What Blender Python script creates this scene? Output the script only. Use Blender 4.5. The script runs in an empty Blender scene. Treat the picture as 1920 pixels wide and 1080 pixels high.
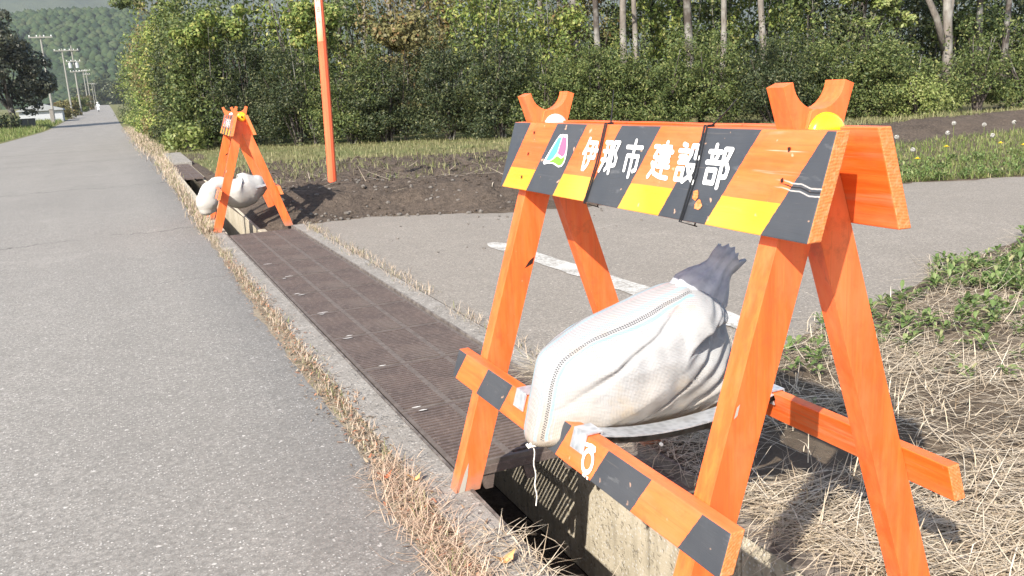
import bpy, bmesh, math, random
import numpy as np
from mathutils import Vector, Matrix, noise as mnoise

random.seed(7)
rng = np.random.default_rng(7)
SC = bpy.context.scene
COL = SC.collection

# ------------------------------------------------------------------ camera
F_PX, PSI, TH, RHO, CAM_H = 1644.4, 0.4122, 0.2238, -0.0567, 1.0942
r0 = Vector((math.cos(PSI), -math.sin(PSI), 0))
fw = Vector((math.sin(PSI) * math.cos(TH), math.cos(PSI) * math.cos(TH), -math.sin(TH)))
up = Vector((math.sin(PSI) * math.sin(TH), math.cos(PSI) * math.sin(TH), math.cos(TH)))
R_ = r0 * math.cos(RHO) + up * math.sin(RHO)
U_ = -r0 * math.sin(RHO) + up * math.cos(RHO)
cam = bpy.data.cameras.new('camera')
cam_o = bpy.data.objects.new('camera', cam)
COL.objects.link(cam_o)
M4 = Matrix((R_, U_, -fw)).transposed().to_4x4()
M4.translation = Vector((0, 0, CAM_H))
cam_o.matrix_world = M4
cam.sensor_width = 36.0
cam.lens = F_PX / 1920 * 36.0
cam.clip_start = 0.02
cam.clip_end = 20000
SC.camera = cam_o

# ------------------------------------------------------------------ light
TO_SUN = Vector((-1.03, -0.80, 1.0)).normalized()
ELEV = math.asin(TO_SUN.z)
w = bpy.data.worlds.new('World')
SC.world = w
w.use_nodes = True
wn = w.node_tree
bg = wn.nodes['Background']
sky = wn.nodes.new('ShaderNodeTexSky')
sky.sky_type = 'NISHITA'
sky.sun_disc = False
sky.sun_elevation = ELEV
sky.sun_rotation = math.atan2(TO_SUN.x, TO_SUN.y)
sky.air_density = 1.0
sky.dust_density = 1.2
wn.links.new(sky.outputs[0], bg.inputs[0])
bg.inputs[1].default_value = 0.12
sun = bpy.data.lights.new('sun', 'SUN')
sun.energy = 4.6
sun.angle = math.radians(0.53)
sun.color = (1.0, 0.94, 0.85)
sun_o = bpy.data.objects.new('sun', sun)
COL.objects.link(sun_o)
sun_o.rotation_euler = (-TO_SUN).to_track_quat('-Z', 'Y').to_euler()
SC.view_settings.view_transform = 'Standard'
SC.view_settings.look = 'None'
SC.view_settings.gamma = 1.0
SC.view_settings.use_curve_mapping = False
SC.view_settings.exposure = 1.22
SC.render.engine = 'CYCLES'
SC.cycles.max_bounces = 6
SC.cycles.diffuse_bounces = 3
SC.cycles.transparent_max_bounces = 8
SC.cycles.volume_bounces = 0

# ------------------------------------------------------------------ node helper
class Mat:
    def __init__(s, name, rough=0.8, spec=0.3):
        s.m = bpy.data.materials.new(name)
        s.m.use_nodes = True
        s.t = s.m.node_tree
        s.b = s.t.nodes['Principled BSDF']
        s.out = s.t.nodes['Material Output']
        s.b.inputs['Roughness'].default_value = rough
        s.b.inputs['Specular IOR Level'].default_value = spec
        s._c = None
    def n(s, typ, **kw):
        nd = s.t.nodes.new(typ)
        for k, v in kw.items():
            setattr(nd, k, v)
        return nd
    def l(s, a, b):
        s.t.links.new(a, b)
    def put(s, sock, v):
        if hasattr(v, 'is_output') or isinstance(v, bpy.types.NodeSocket):
            s.l(v, sock)
        else:
            if isinstance(v, (tuple, list)) and len(v) == 3 and sock.type == 'RGBA':
                v = (*v, 1)
            sock.default_value = v
    def obj(s):
        if not s._c:
            s._c = s.n('ShaderNodeTexCoord')
        return s._c.outputs['Object']
    def uv(s):
        s.obj()
        return s._c.outputs['UV']
    def geo(s):
        return s.n('ShaderNodeNewGeometry')
    def scale(s, vec, sc):
        nd = s.n('ShaderNodeMapping')
        s.l(vec, nd.inputs[0])
        nd.inputs['Scale'].default_value = sc
        return nd.outputs[0]
    def noise(s, vec, sc, det=3, rough=.55, out=0):
        nd = s.n('ShaderNodeTexNoise')
        s.l(vec, nd.inputs['Vector'])
        nd.inputs['Scale'].default_value = sc
        nd.inputs['Detail'].default_value = det
        nd.inputs['Roughness'].default_value = rough
        return nd.outputs[out]
    def voro(s, vec, sc, out='Distance', feature='F1'):
        nd = s.n('ShaderNodeTexVoronoi', feature=feature)
        s.l(vec, nd.inputs['Vector'])
        nd.inputs['Scale'].default_value = sc
        return nd.outputs[out]
    def math(s, op, a, b=None, c=None, clamp=False):
        nd = s.n('ShaderNodeMath', operation=op)
        nd.use_clamp = clamp
        s.put(nd.inputs[0], a)
        if b is not None: s.put(nd.inputs[1], b)
        if c is not None: s.put(nd.inputs[2], c)
        return nd.outputs[0]
    def ramp(s, fac, a, b, lo=0., hi=1.):
        nd = s.n('ShaderNodeMapRange')
        nd.clamp = True
        s.put(nd.inputs[0], fac)
        nd.inputs[1].default_value = a
        nd.inputs[2].default_value = b
        nd.inputs[3].default_value = lo
        nd.inputs[4].default_value = hi
        return nd.outputs[0]
    def mix(s, fac, a, b, mode='MIX'):
        nd = s.n('ShaderNodeMix', data_type='RGBA', blend_type=mode)
        s.put(nd.inputs[0], fac)
        s.put(nd.inputs[6], a)
        s.put(nd.inputs[7], b)
        return nd.outputs[2]
    def cramp(s, fac, stops):
        nd = s.n('ShaderNodeValToRGB')
        s.l(fac, nd.inputs[0])
        e = nd.color_ramp.elements
        while len(e) < len(stops):
            e.new(0.5)
        for i, (p, c) in enumerate(stops):
            e[i].position = p
            e[i].color = (*c, 1)
        return nd.outputs[0]
    def sep(s, vec):
        nd = s.n('ShaderNodeSeparateXYZ')
        s.l(vec, nd.inputs[0])
        return nd.outputs
    def color(s, v): s.put(s.b.inputs['Base Color'], v)
    def rough(s, v): s.put(s.b.inputs['Roughness'], v)
    def bump(s, h, dist, strength=1.0):
        nd = s.n('ShaderNodeBump')
        nd.inputs['Strength'].default_value = strength
        nd.inputs['Distance'].default_value = dist
        s.l(h, nd.inputs['Height'])
        s.l(nd.outputs[0], s.b.inputs['Normal'])
        return nd

def flat(name, c, rough=.6, spec=.3, metal=0.):
    m = Mat(name, rough, spec)
    m.color(c)
    m.b.inputs['Metallic'].default_value = metal
    return m.m

# ------------------------------------------------------------------ materials
def asphalt(name, base, chip, tint, crack=True, chipamt=.62):
    m = Mat(name, .88, .25)
    P = m.obj()
    big = m.noise(P, .55, 4, .6)
    mid = m.noise(P, 7, 4, .6)
    fine = m.noise(P, 190, 3, .7)
    lane = m.noise(m.scale(P, (1.3, .08, 1)), 1.2, 3, .5)
    c = m.mix(m.ramp(big, .35, .65), base, tint)
    c = m.mix(m.ramp(lane, .35, .7, 0, .5), c, tuple(x * 1.25 for x in base))
    c = m.mix(m.ramp(mid, .35, .72, 0, .5), c, tuple(x * .66 for x in base))
    st_ = m.noise(m.scale(P, (1, .35, 1)), 1.3, 5, .7)
    c = m.mix(m.ramp(st_, .56, .70, 0, .55), c, tuple(x * .62 for x in base))
    c = m.mix(m.ramp(m.noise(P, .9, 5, .7), .58, .72, 0, .6), c, tuple(x * 1.38 for x in base))
    gr = m.noise(P, 62, 3, .8)
    c = m.mix(m.ramp(gr, .38, .62, .9, 0), c, tuple(x * .5 for x in base))
    c = m.mix(m.ramp(fine, .34, .60, .25, 1), tuple(x * .45 for x in base), c)
    # light stone chips of the worn aggregate
    wv = m.n('ShaderNodeVectorMath', operation='MULTIPLY_ADD')
    m.l(m.noise(P, 120, 2, .6, 1), wv.inputs[0]); wv.inputs[1].default_value = (.012, .012, .012); m.l(P, wv.inputs[2])
    Pw = wv.outputs[0]
    vc = m.n('ShaderNodeTexVoronoi')
    m.l(Pw, vc.inputs['Vector']); vc.inputs['Scale'].default_value = 120
    cell = m.sep(vc.outputs['Color'])[0]
    chipm = m.math('MULTIPLY', m.ramp(vc.outputs['Distance'], .28, .4, 1, 0), m.ramp(cell, chipamt, chipamt + .3))
    c = m.mix(m.math('MULTIPLY', chipm, .8), c, chip)
    vd = m.n('ShaderNodeTexVoronoi')
    m.l(Pw, vd.inputs['Vector']); vd.inputs['Scale'].default_value = 42
    cell2 = m.sep(vd.outputs['Color'])[1]
    big_chip = m.math('MULTIPLY', m.ramp(vd.outputs['Distance'], .2, .3, 1, 0), m.ramp(cell2, .95, .97))
    c = m.mix(m.math('MULTIPLY', big_chip, .5), c, tuple(min(1, x * 1.25) for x in chip))
    dark = m.math('MULTIPLY', m.ramp(vc.outputs['Distance'], .3, .45, 1, 0), m.ramp(m.sep(vc.outputs['Color'])[2], .62, .9))
    c = m.mix(m.math('MULTIPLY', dark, .6), c, tuple(x * .3 for x in base))
    if crack:
        xyz = m.sep(P)
        wob = m.noise(m.scale(P, (1, .2, 1)), 1.6, 5, .7)
        for y0, amp, x0, wd in ((8.55, 1.1, -9, .022), (14.2, 1.6, -9, .03), (22.5, 1.5, -9, .03), (29.5, 2.0, -9, .05), (5.9, .7, -.3, .006)):
            d = m.math('ABSOLUTE', m.math('SUBTRACT', m.math('ADD', xyz[1], m.math('MULTIPLY', wob, amp)), y0 + amp * .5))
            k = m.math('MULTIPLY', m.ramp(d, wd * .3, wd, 1, 0), m.ramp(xyz[0], x0, x0 + .6))
            k = m.math('MULTIPLY', k, m.ramp(m.noise(P, 2.3, 2), .30, .42, 0, .9))
            c = m.mix(k, c, tuple(x * .28 for x in base))
    m.color(c)
    h = m.math('ADD', m.math('MULTIPLY', fine, .6), m.math('MULTIPLY', chipm, .5))
    m.bump(h, .0025, .8)
    return m.m

M_ROAD = asphalt('road_asphalt', (.315, .292, .260), (.53, .50, .455), (.262, .243, .217))
M_SIDE = asphalt('side_road_asphalt', (.325, .288, .244), (.48, .43, .375), (.27, .238, .20), False, .66)

def concrete(name, base, stain, sc=1.):
    m = Mat(name, .9, .2)
    P = m.obj()
    c = m.mix(m.ramp(m.noise(P, 3 * sc, 5, .65), .35, .68), base, stain)
    c = m.mix(m.ramp(m.noise(m.scale(P, (3, 3, .5)), 9 * sc, 3), .45, .7, 0, .5), c, tuple(x * .65 for x in stain))
    vc = m.n('ShaderNodeTexVoronoi')
    m.l(P, vc.inputs['Vector']); vc.inputs['Scale'].default_value = 80
    chip = m.math('MULTIPLY', m.ramp(vc.outputs['Distance'], .25, .4, 1, 0), m.ramp(m.sep(vc.outputs['Color'])[0], .55, .8))
    c = m.mix(m.math('MULTIPLY', chip, .6), c, tuple(min(.6, x * 1.7) for x in base))
    pit = m.ramp(m.noise(P, 60, 2), .3, .42, 1, 0)
    c = m.mix(m.math('MULTIPLY', pit, .6), c, tuple(x * .35 for x in base))
    m.color(c)
    m.bump(m.math('SUBTRACT', m.noise(P, 140, 3, .7), m.math('MULTIPLY', pit, .8)), .004, .8)
    return m.m

M_CONC = concrete('channel_concrete', (.52, .455, .345), (.36, .315, .235))
M_LIP = concrete('lip_concrete', (.29, .266, .236), (.21, .19, .165), 2)

def soil(name, a, b, sc=1.):
    m = Mat(name, .97, .1)
    P = m.obj()
    c = m.mix(m.ramp(m.noise(P, 2.2 * sc, 6, .7), .35, .7), a, b)
    c = m.mix(m.ramp(m.noise(P, 26 * sc, 4, .7), .45, .7, 0, .6), c, tuple(x * 1.7 for x in a))
    m.color(c)
    h = m.math('ADD', m.noise(P, 18 * sc, 6, .75), m.math('MULTIPLY', m.noise(P, 70, 3), .4))
    m.bump(h, .05, 1.0)
    return m.m

M_SOIL = soil('dark_soil', (.118, .092, .072), (.066, .052, .042))
M_DIRT = soil('dry_dirt', (.15, .12, .09), (.085, .065, .045))
M_GRASSGROUND = soil('turf_ground', (.10, .11, .045), (.13, .115, .06), .6)

def painted_wood(name, stripes=None, base=(.78, .116, .022), wear=.5, grain_axis=1):
    """orange painted timber; stripes = (pitch, start, split height of the yellow band) uses the UV in metres"""
    m = Mat(name, .42, .45)
    P = m.obj()
    sc = [55, 55, 55]; sc[grain_axis] = 3.0
    g = m.noise(m.scale(P, tuple(sc)), 1.0, 5, .65)
    patch = m.noise(P, 5.5, 4, .6)
    c = m.mix(m.ramp(patch, .35, .7, 0, .55), base, (base[0] * .95, base[1] * .80, base[2]))
    c = m.mix(m.ramp(g, .42, .68, 0, .5), c, (.86, .21, .04))
    fade = m.noise(m.scale(P, tuple(3.0 if k_ != grain_axis else .9 for k_ in range(3))), 2.2, 5, .7)
    c = m.mix(m.ramp(fade, .44, .66, 0, .7), c, (.78, .20, .075))
    dirt = m.noise(P, 17, 5, .75)
    c = m.mix(m.ramp(dirt, .54, .72, 0, .5), c, (.36, .085, .03))
    lines_ = m.noise(m.scale(P, tuple(140 if k_ != grain_axis else 2.2 for k_ in range(3))), 1.0, 3, .6)
    c = m.mix(m.ramp(lines_, .60, .72, 0, .5), c, (.42, .10, .03))
    chipn = m.noise(P, 42, 3, .6)
    c = m.mix(m.ramp(chipn, .735, .75, 0, wear), c, (.50, .36, .25))
    mudh = m.math('ADD', m.sep(P)[2], m.math('MULTIPLY', m.noise(P, 22, 4, .7), -.12))
    c = m.mix(m.ramp(mudh, -.05, .0, .7, 0), c, (.22, .17, .12))
    rough = .42
    if stripes:
        pitch, s0, split = stripes
        U = m.sep(m.uv())
        jit = m.math('MULTIPLY', m.math('SUBTRACT', m.noise(P, 90, 2), .5), .004)
        u = m.math('ADD', U[0], jit)
        p = m.math('DIVIDE', m.math('SUBTRACT', u, m.math('ADD', m.math('MULTIPLY', U[1], .5056), s0)), pitch)
        k = m.math('FLOORED_MODULO', m.math('FLOOR', p), 2.0)
        black = m.math('GREATER_THAN', k, .5)
        if split:
            yl = m.math('LESS_THAN', m.math('ADD', U[1], m.math('MULTIPLY', jit, .3)), split)
            ycol = m.mix(m.ramp(m.noise(m.uv(), 3.0, 2), .4, .6), (.86, .31, .022), (.84, .36, .06))
            c = m.mix(yl, c, ycol)
        bcol = m.mix(m.ramp(patch, .3, .7), (.040, .044, .052), (.062, .064, .070))
        smear = m.noise(m.scale(m.uv(), (9, 26, 1)), 1.6, 4, .7)
        bcol = m.mix(m.ramp(smear, .60, .76, 0, .35), bcol, (.22, .22, .22))
        c = m.mix(black, c, bcol)
        # scrapes along the grain that bare the wood
        st = m.noise(m.scale(m.uv(), (3.2, 120, 1)), 1.0, 3, .5)
        where = m.ramp(m.noise(m.uv(), 6.0, 3), .50, .66)
        scr = m.math('MULTIPLY', m.ramp(st, .63, .68), where)
        scr = m.math('MULTIPLY', scr, m.ramp(U[0], .95, 1.05, .18, 1))
        c = m.mix(m.math('MULTIPLY', scr, .8), c, (.55, .42, .33))
        spots = m.math('MULTIPLY', m.ramp(m.noise(m.uv(), 38, 2), .70, .73), wear)
        c = m.mix(spots, c, (.55, .33, .22))
        # a split in the board running in from the near end
        if split:
            cy = m.math('ADD', m.math('MULTIPLY', m.math('SUBTRACT', m.noise(m.scale(m.uv(), (12, 0, 0)), 1.0, 3), .5), .02),
                        m.math('ADD', .081, m.math('MULTIPLY', m.math('SUBTRACT', 1.2, U[0]), .08)))
            cd = m.math('ABSOLUTE', m.math('SUBTRACT', U[1], cy))
            cr = m.math('MULTIPLY', m.ramp(cd, .0006, .0016, 1, 0), m.ramp(U[0], 1.10, 1.12))
            c = m.mix(cr, c, (.015, .012, .01))
            cd2 = m.math('ABSOLUTE', m.math('SUBTRACT', cd, .006))
            c = m.mix(m.math('MULTIPLY', m.ramp(cd2, .0006, .0016, 1, 0), m.ramp(U[0], 1.09, 1.13, 0, .7)), c, (.55, .5, .46))
    else:
        bare = m.noise(m.scale(P, tuple(x * .22 for x in sc)), 1.0, 5, .7)
        c = m.mix(m.ramp(bare, (.50 if wear > .8 else .66), (.63 if wear > .8 else .74), 0, wear), c, (.50, .26, .14))
    m.color(c)
    m.rough(m.ramp(patch, .3, .7, .34, .52))
    m.bump(m.math('ADD', g, m.math('MULTIPLY', m.noise(P, 30, 2), .4)), .0016, .7)
    return m.m

M_ORANGE = painted_wood('orange_leg_paint', grain_axis=2, wear=.35)
M_ORANGE_Y = painted_wood('orange_rail_paint', grain_axis=1, wear=.55)
M_BACK = painted_wood('weathered_orange_paint', base=(.74, .105, .012), grain_axis=1, wear=.85)
M_BOARD = painted_wood('striped_board_paint', (.1535, .0145, .0575), wear=.8)
M_RAIL = painted_wood('striped_rail_paint', (.1555, .022, None), wear=.5)

def endgrain():
    m = Mat('end_grain', .8, .2)
    P = m.obj()
    ring = m.n('ShaderNodeTexWave', wave_type='RINGS', rings_direction='Y')
    m.l(m.scale(P, (1, 0, 1)), ring.inputs['Vector'])
    ring.inputs['Scale'].default_value = 60; ring.inputs['Distortion'].default_value = 3
    c = m.mix(ring.outputs['Fac'], (.66, .21, .07), (.60, .165, .045))
    c = m.mix(m.ramp(m.noise(P, 90, 3), .48, .72, 0, .5), c, (.66, .36, .20))
    m.color(c)
    m.bump(m.noise(P, 200, 3), .002, .8)
    return m.m
M_END = endgrain()

M_WHITE = Mat('white_lettering', .5, .4)
M_WHITE.color(M_WHITE.mix(M_WHITE.ramp(M_WHITE.noise(M_WHITE.obj(), 60, 4), .55, .75, 0, .35), (.80, .80, .78), (.5, .46, .42)))
M_WHITE = M_WHITE.m
M_EBLUE = flat('emblem_blue', (.10, .36, .60), .5)
M_EPINK = flat('emblem_pink', (.60, .12, .22), .5)
M_EGREEN = flat('emblem_green', (.17, .42, .045), .5)
M_HOLE = flat('dark_hole', (.03, .012, .008), .9)
M_TIE = flat('black_plastic', (.012, .012, .014), .45)
M_BARE = flat('bare_grey_wood', (.36, .33, .28), .85)
def galv():
    m = Mat('galvanised_steel', .48, .5)
    P = m.obj()
    m.b.inputs['Metallic'].default_value = .55
    c = m.mix(m.ramp(m.voro(P, 60), .2, .6), (.42, .44, .46), (.56, .58, .60))
    c = m.mix(m.ramp(m.noise(P, 20, 4), .5, .75, 0, .5), c, (.25, .24, .23))
    m.color(c)
    return m.m
M_GALV = galv()
M_AMBER = Mat('amber_reflector', .2, .5)
M_AMBER.color((.92, .50, .008)); M_AMBER.b.inputs['Coat Weight'].default_value = .6
M_AMBER = M_AMBER.m
M_CLEAR = flat('pale_reflector', (.62, .62, .60), .2, .6)

def iron():
    m = Mat('rusted_grate_iron', .72, .35)
    P = m.obj()
    c = m.mix(m.ramp(m.noise(P, 6, 5, .65), .35, .7), (.082, .062, .055), (.125, .092, .078))
    c = m.mix(m.ramp(m.noise(P, 45, 4, .7), .5, .72, 0, .7), c, (.19, .15, .13))
    c = m.mix(m.ramp(m.noise(P, 2.2, 3), .55, .7, 0, .5), c, (.16, .13, .11))
    m.color(c)
    m.bump(m.noise(P, 160, 3, .7), .002, .8)
    return m.m
M_IRON = iron()
M_IRONDUST = Mat('dusty_grate_iron', .85, .2)
M_IRONDUST.color(M_IRONDUST.mix(M_IRONDUST.ramp(M_IRONDUST.noise(M_IRONDUST.obj(), 25, 5, .7), .4, .65), (.095, .077, .067), (.145, .120, .105)))
M_IRONDUST = M_IRONDUST.m
M_PALEMARK = flat('pale_mark', (.55, .52, .48), .7)
M_EDGE = Mat('edge_angle_iron', .75, .3)
M_EDGE.color(M_EDGE.mix(M_EDGE.ramp(M_EDGE.noise(M_EDGE.obj(), 14, 5, .7), .4, .65), (.085, .07, .062), (.22, .19, .165)))
M_EDGE.bump(M_EDGE.noise(M_EDGE.obj(), 60, 4, .7), .006, .8)
M_EDGE = M_EDGE.m

def blade_mat(name, stops, trans=.25, rough=.55, spec=.25):
    m = Mat(name, rough, spec)
    r = m.geo().outputs['Random Per Island']
    c = m.cramp(r, stops)
    m.color(c)
    if trans:
        tr = m.n('ShaderNodeBsdfTranslucent')
        m.l(c, tr.inputs[0])
        mx = m.n('ShaderNodeMixShader')
        mx.inputs[0].default_value = trans
        m.l(m.b.outputs[0], mx.inputs[1]); m.l(tr.outputs[0], mx.inputs[2])
        m.l(mx.outputs[0], m.out.inputs[0])
    return m.m

M_STRAW = blade_mat('dry_straw', [(0, (.26, .19, .125)), (.2, (.46, .37, .26)), (.5, (.62, .525, .395)), (.72, (.42, .335, .23)), (.88, (.70, .62, .49)), (1, (.55, .45, .32))], .15)
M_LITTER = blade_mat('straw_litter', [(0, (.20, .15, .10)), (.4, (.34, .27, .18)), (.8, (.48, .40, .28)), (1, (.60, .53, .40))], .1)
M_LITTER2 = blade_mat('leaf_litter', [(0, (.12, .08, .05)), (.4, (.24, .16, .10)), (.7, (.32, .21, .13)), (.9, (.40, .15, .08)), (1, (.45, .36, .24))], .1)
M_DRYGRASS = blade_mat('dry_grass_blades', [(0, (0.420, 0.323, 0.230)), (.4, (0.520, 0.421, 0.322)), (.7, (0.360, 0.274, 0.207)), (.88, (0.220, 0.216, 0.092)), (1, (0.160, 0.186, 0.069))], .2)
M_DRYPINK = blade_mat('bleached_grass_blades', [(0, (0.441, 0.294, 0.207)), (.5, (0.588, 0.452, 0.333)), (1, (0.378, 0.273, 0.184))], .2)
M_GREENBLADE = blade_mat('green_grass_blades', [(0, (.10, .15, .035)), (.5, (.16, .21, .055)), (.8, (.24, .25, .09)), (1, (.32, .28, .14))], .3)
M_DULLBLADE = blade_mat('dull_grass_blades', [(0, (.12, .14, .05)), (.5, (.20, .20, .085)), (1, (.30, .26, .14))], .25)
M_WEED = blade_mat('weed_leaves', [(0, (.09, .145, .042)), (.5, (.14, .20, .06)), (.85, (.21, .26, .10)), (1, (.32, .30, .15))], .3, .5)
M_YEW = blade_mat('yew_leaves', [(0, (0.020, 0.030, 0.015)), (.45, (0.036, 0.050, 0.021)), (.8, (0.061, 0.072, 0.029)), (.95, (0.103, 0.110, 0.044)), (1, (0.181, 0.174, 0.088))], .1, .5, .22)
M_YEW_LIGHT = blade_mat('mid_green_leaves', [(0, (0.051, 0.075, 0.026)), (.5, (0.090, 0.120, 0.036)), (.9, (0.160, 0.182, 0.058)), (1, (0.261, 0.247, 0.104))], .25, .5, .22)
M_VINE = blade_mat('vine_leaves', [(0, (0.088, 0.132, 0.033)), (.5, (0.175, 0.228, 0.058)), (.8, (0.275, 0.300, 0.078)), (1, (0.375, 0.348, 0.117))], .3, .5, .22)
M_AUTUMN = blade_mat('autumn_leaves', [(0, (.10, .09, .04)), (.4, (.16, .145, .06)), (.8, (.22, .20, .08)), (1, (.24, .13, .06))], .3, .5, .25)
M_CANOPY = blade_mat('canopy_leaves', [(0, (0.065, 0.112, 0.024)), (.5, (0.117, 0.175, 0.042)), (.85, (0.195, 0.237, 0.060)), (1, (0.273, 0.237, 0.072))], .35, .5, .3)
M_YELLOWLEAF = blade_mat('pale_leaves', [(0, (.14, .19, .05)), (.5, (.21, .25, .07)), (1, (.30, .31, .11))], .35, .5, .4)
M_MAROON = blade_mat('dark_bronze_leaves', [(0, (.030, .036, .022)), (.5, (.055, .060, .036)), (.85, (.085, .085, .055)), (1, (.15, .14, .11))], .15, .45, .35)

def bark(name, a, b):
    m = Mat(name, .9, .15)
    P = m.obj()
    c = m.mix(m.ramp(m.noise(m.scale(P, (14, 14, 2.5)), 1, 5, .7), .35, .68), a, b)
    c = m.mix(m.ramp(m.noise(P, 1.6, 3), .5, .62, 0, .6), c, (.32, .31, .28))
    m.color(c)
    m.bump(m.noise(m.scale(P, (30, 30, 5)), 1, 4), .02, .9)
    return m.m
M_BARK = bark('grey_bark', (.20, .175, .15), (.11, .095, .08))
M_DARKBARK = bark('dark_bark', (.085, .07, .06), (.05, .042, .036))

def bagcloth(name, stripes=True):
    m = Mat(name, .75, .25)
    P = m.obj()
    U = m.sep(m.uv())
    c = m.mix(m.ramp(m.noise(P, 4.0, 5, .6), .35, .7), (.345, .35, .355) if stripes else (.50, .50, .48), (.285, .283, .275) if stripes else (.44, .43, .40))
    d1 = m.noise(P, 6.5, 5, .65)
    low = m.ramp(m.math('ADD', m.sep(P)[2], m.math('MULTIPLY', d1, .22)), .10, .30, 1, 0)
    c = m.mix(m.math('MULTIPLY', low, .75 if stripes else .3), c, (.27, .205, .13))
    c = m.mix(m.ramp(m.noise(P, 11, 4, .6), .58, .74, 0, .45), c, (.36, .26, .14))
    if stripes:
        on = m.math('MULTIPLY', m.ramp(U[0], 0.0, .004), m.ramp(U[0], .985, 1.0, 1, 0))
        soft = m.noise(P, 160, 2)
        for v0, wd, col, amt in ((.0045, .0022, (.24, .40, .48), .5), (.0205, .0030, (.20, .38, .50), .75), (.0285, .0020, (.50, .30, .32), .6), (.0012, .0010, (.50, .32, .33), .4)):
            d = m.math('ABSOLUTE', m.math('SUBTRACT', U[1], v0))
            k = m.math('MULTIPLY', m.ramp(d, wd * .6, wd, amt, 0), on)
            k = m.math('MULTIPLY', k, m.ramp(soft, .25, .5, .6, 1))
            c = m.mix(k, c, col)
        dash = m.math('GREATER_THAN', m.math('FRACT', m.math('MULTIPLY', U[0], 95)), .40)
        for v0 in (.0125, .0150):
            d = m.math('ABSOLUTE', m.math('SUBTRACT', U[1], v0))
            ph = m.math('GREATER_THAN', m.math('FRACT', m.math('ADD', m.math('MULTIPLY', U[0], 95), .5 if v0 > .014 else 0.)), .45)
            k = m.math('MULTIPLY', m.math('MULTIPLY', m.ramp(d, .0007, .0013, .85, 0), ph), on)
            c = m.mix(k, c, (.03, .03, .035))
    m.color(c)
    wx = m.n('ShaderNodeTexWave', bands_direction='X'); m.l(P, wx.inputs['Vector']); wx.inputs['Scale'].default_value = 105
    wz = m.n('ShaderNodeTexWave', bands_direction='Z'); m.l(P, wz.inputs['Vector']); wz.inputs['Scale'].default_value = 105
    wr = m.noise(m.scale(P, (10, 10, 26)), 1.0, 4, .6)
    h = m.math('ADD', m.math('MULTIPLY', m.math('ADD', wx.outputs['Fac'], wz.outputs['Fac']), .10), m.math('MULTIPLY', wr, 1.1))
    m.bump(h, .006, .8)
    return m.m
M_BAG = bagcloth('woven_bag_cloth')
M_BAG2 = bagcloth('plain_bag_cloth', False)
M_NECK = Mat('blue_grey_cloth', .75, .25)
M_NECK.color(M_NECK.mix(M_NECK.ramp(M_NECK.noise(M_NECK.obj(), 30, 3), .35, .65), (.30, .315, .355), (.43, .445, .475)))
M_NECK = M_NECK.m
M_THREAD = flat('white_thread', (.72, .68, .62), .8)

M_POLEWOOD = flat('weathered_grey_pole', (.25, .24, .215), .85)
M_STEELGREY = flat('grey_metal', (.42, .43, .44), .5)
M_PORC = flat('white_porcelain', (.75, .76, .76), .3)
M_STONE = soil('pale_stone', (.29, .26, .23), (.17, .15, .13), 4)

# ------------------------------------------------------------------ mesh helpers
def new_mesh(name, V, Fq, mats, smooth=False, mat_idx=None, uv=None):
    """V (n,3) array; Fq: list of faces or an (m,k) int array"""
    me = bpy.data.meshes.new(name)
    V = np.asarray(V, np.float32)
    if isinstance(Fq, np.ndarray):
        k = Fq.shape[1]
        me.vertices.add(len(V)); me.vertices.foreach_set('co', V.ravel())
        me.loops.add(Fq.size); me.loops.foreach_set('vertex_index', Fq.ravel().astype(np.int32))
        me.polygons.add(len(Fq)); me.polygons.foreach_set('loop_start', np.arange(0, Fq.size, k, dtype=np.int32))
        me.update(calc_edges=True)
    else:
        me.from_pydata([tuple(map(float, v)) for v in V], [], Fq)
        me.update()
    if not isinstance(mats, (list, tuple)): mats = [mats]
    for m in mats: me.materials.append(m)
    if mat_idx is not None: me.polygons.foreach_set('material_index', np.asarray(mat_idx, np.int32))
    if uv is not None:
        ul = me.uv_layers.new(name='UVMap')
        li = np.empty(len(me.loops), np.int32); me.loops.foreach_get('vertex_index', li)
        ul.data.foreach_set('uv', np.asarray(uv, np.float32)[li].ravel())
    if smooth: me.polygons.foreach_set('use_smooth', np.ones(len(me.polygons), bool))
    return me

def link(name, me, parent=None, loc=None, rot=None):
    o = bpy.data.objects.new(name, me)
    COL.objects.link(o)
    if parent: o.parent = parent
    if loc is not None: o.location = loc
    if rot is not None: o.rotation_euler = rot
    return o

def tag(o, label=None, cat=None, group=None, kind=None):
    if label: o['label'] = label
    if cat: o['category'] = cat
    if group: o['group'] = group
    if kind: o['kind'] = kind
    return o

def empty(name, loc, rz=0, **kw):
    o = link(name, None, loc=loc, rot=(0, 0, rz))
    o.empty_display_size = .1
    return tag(o, **kw)

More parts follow.
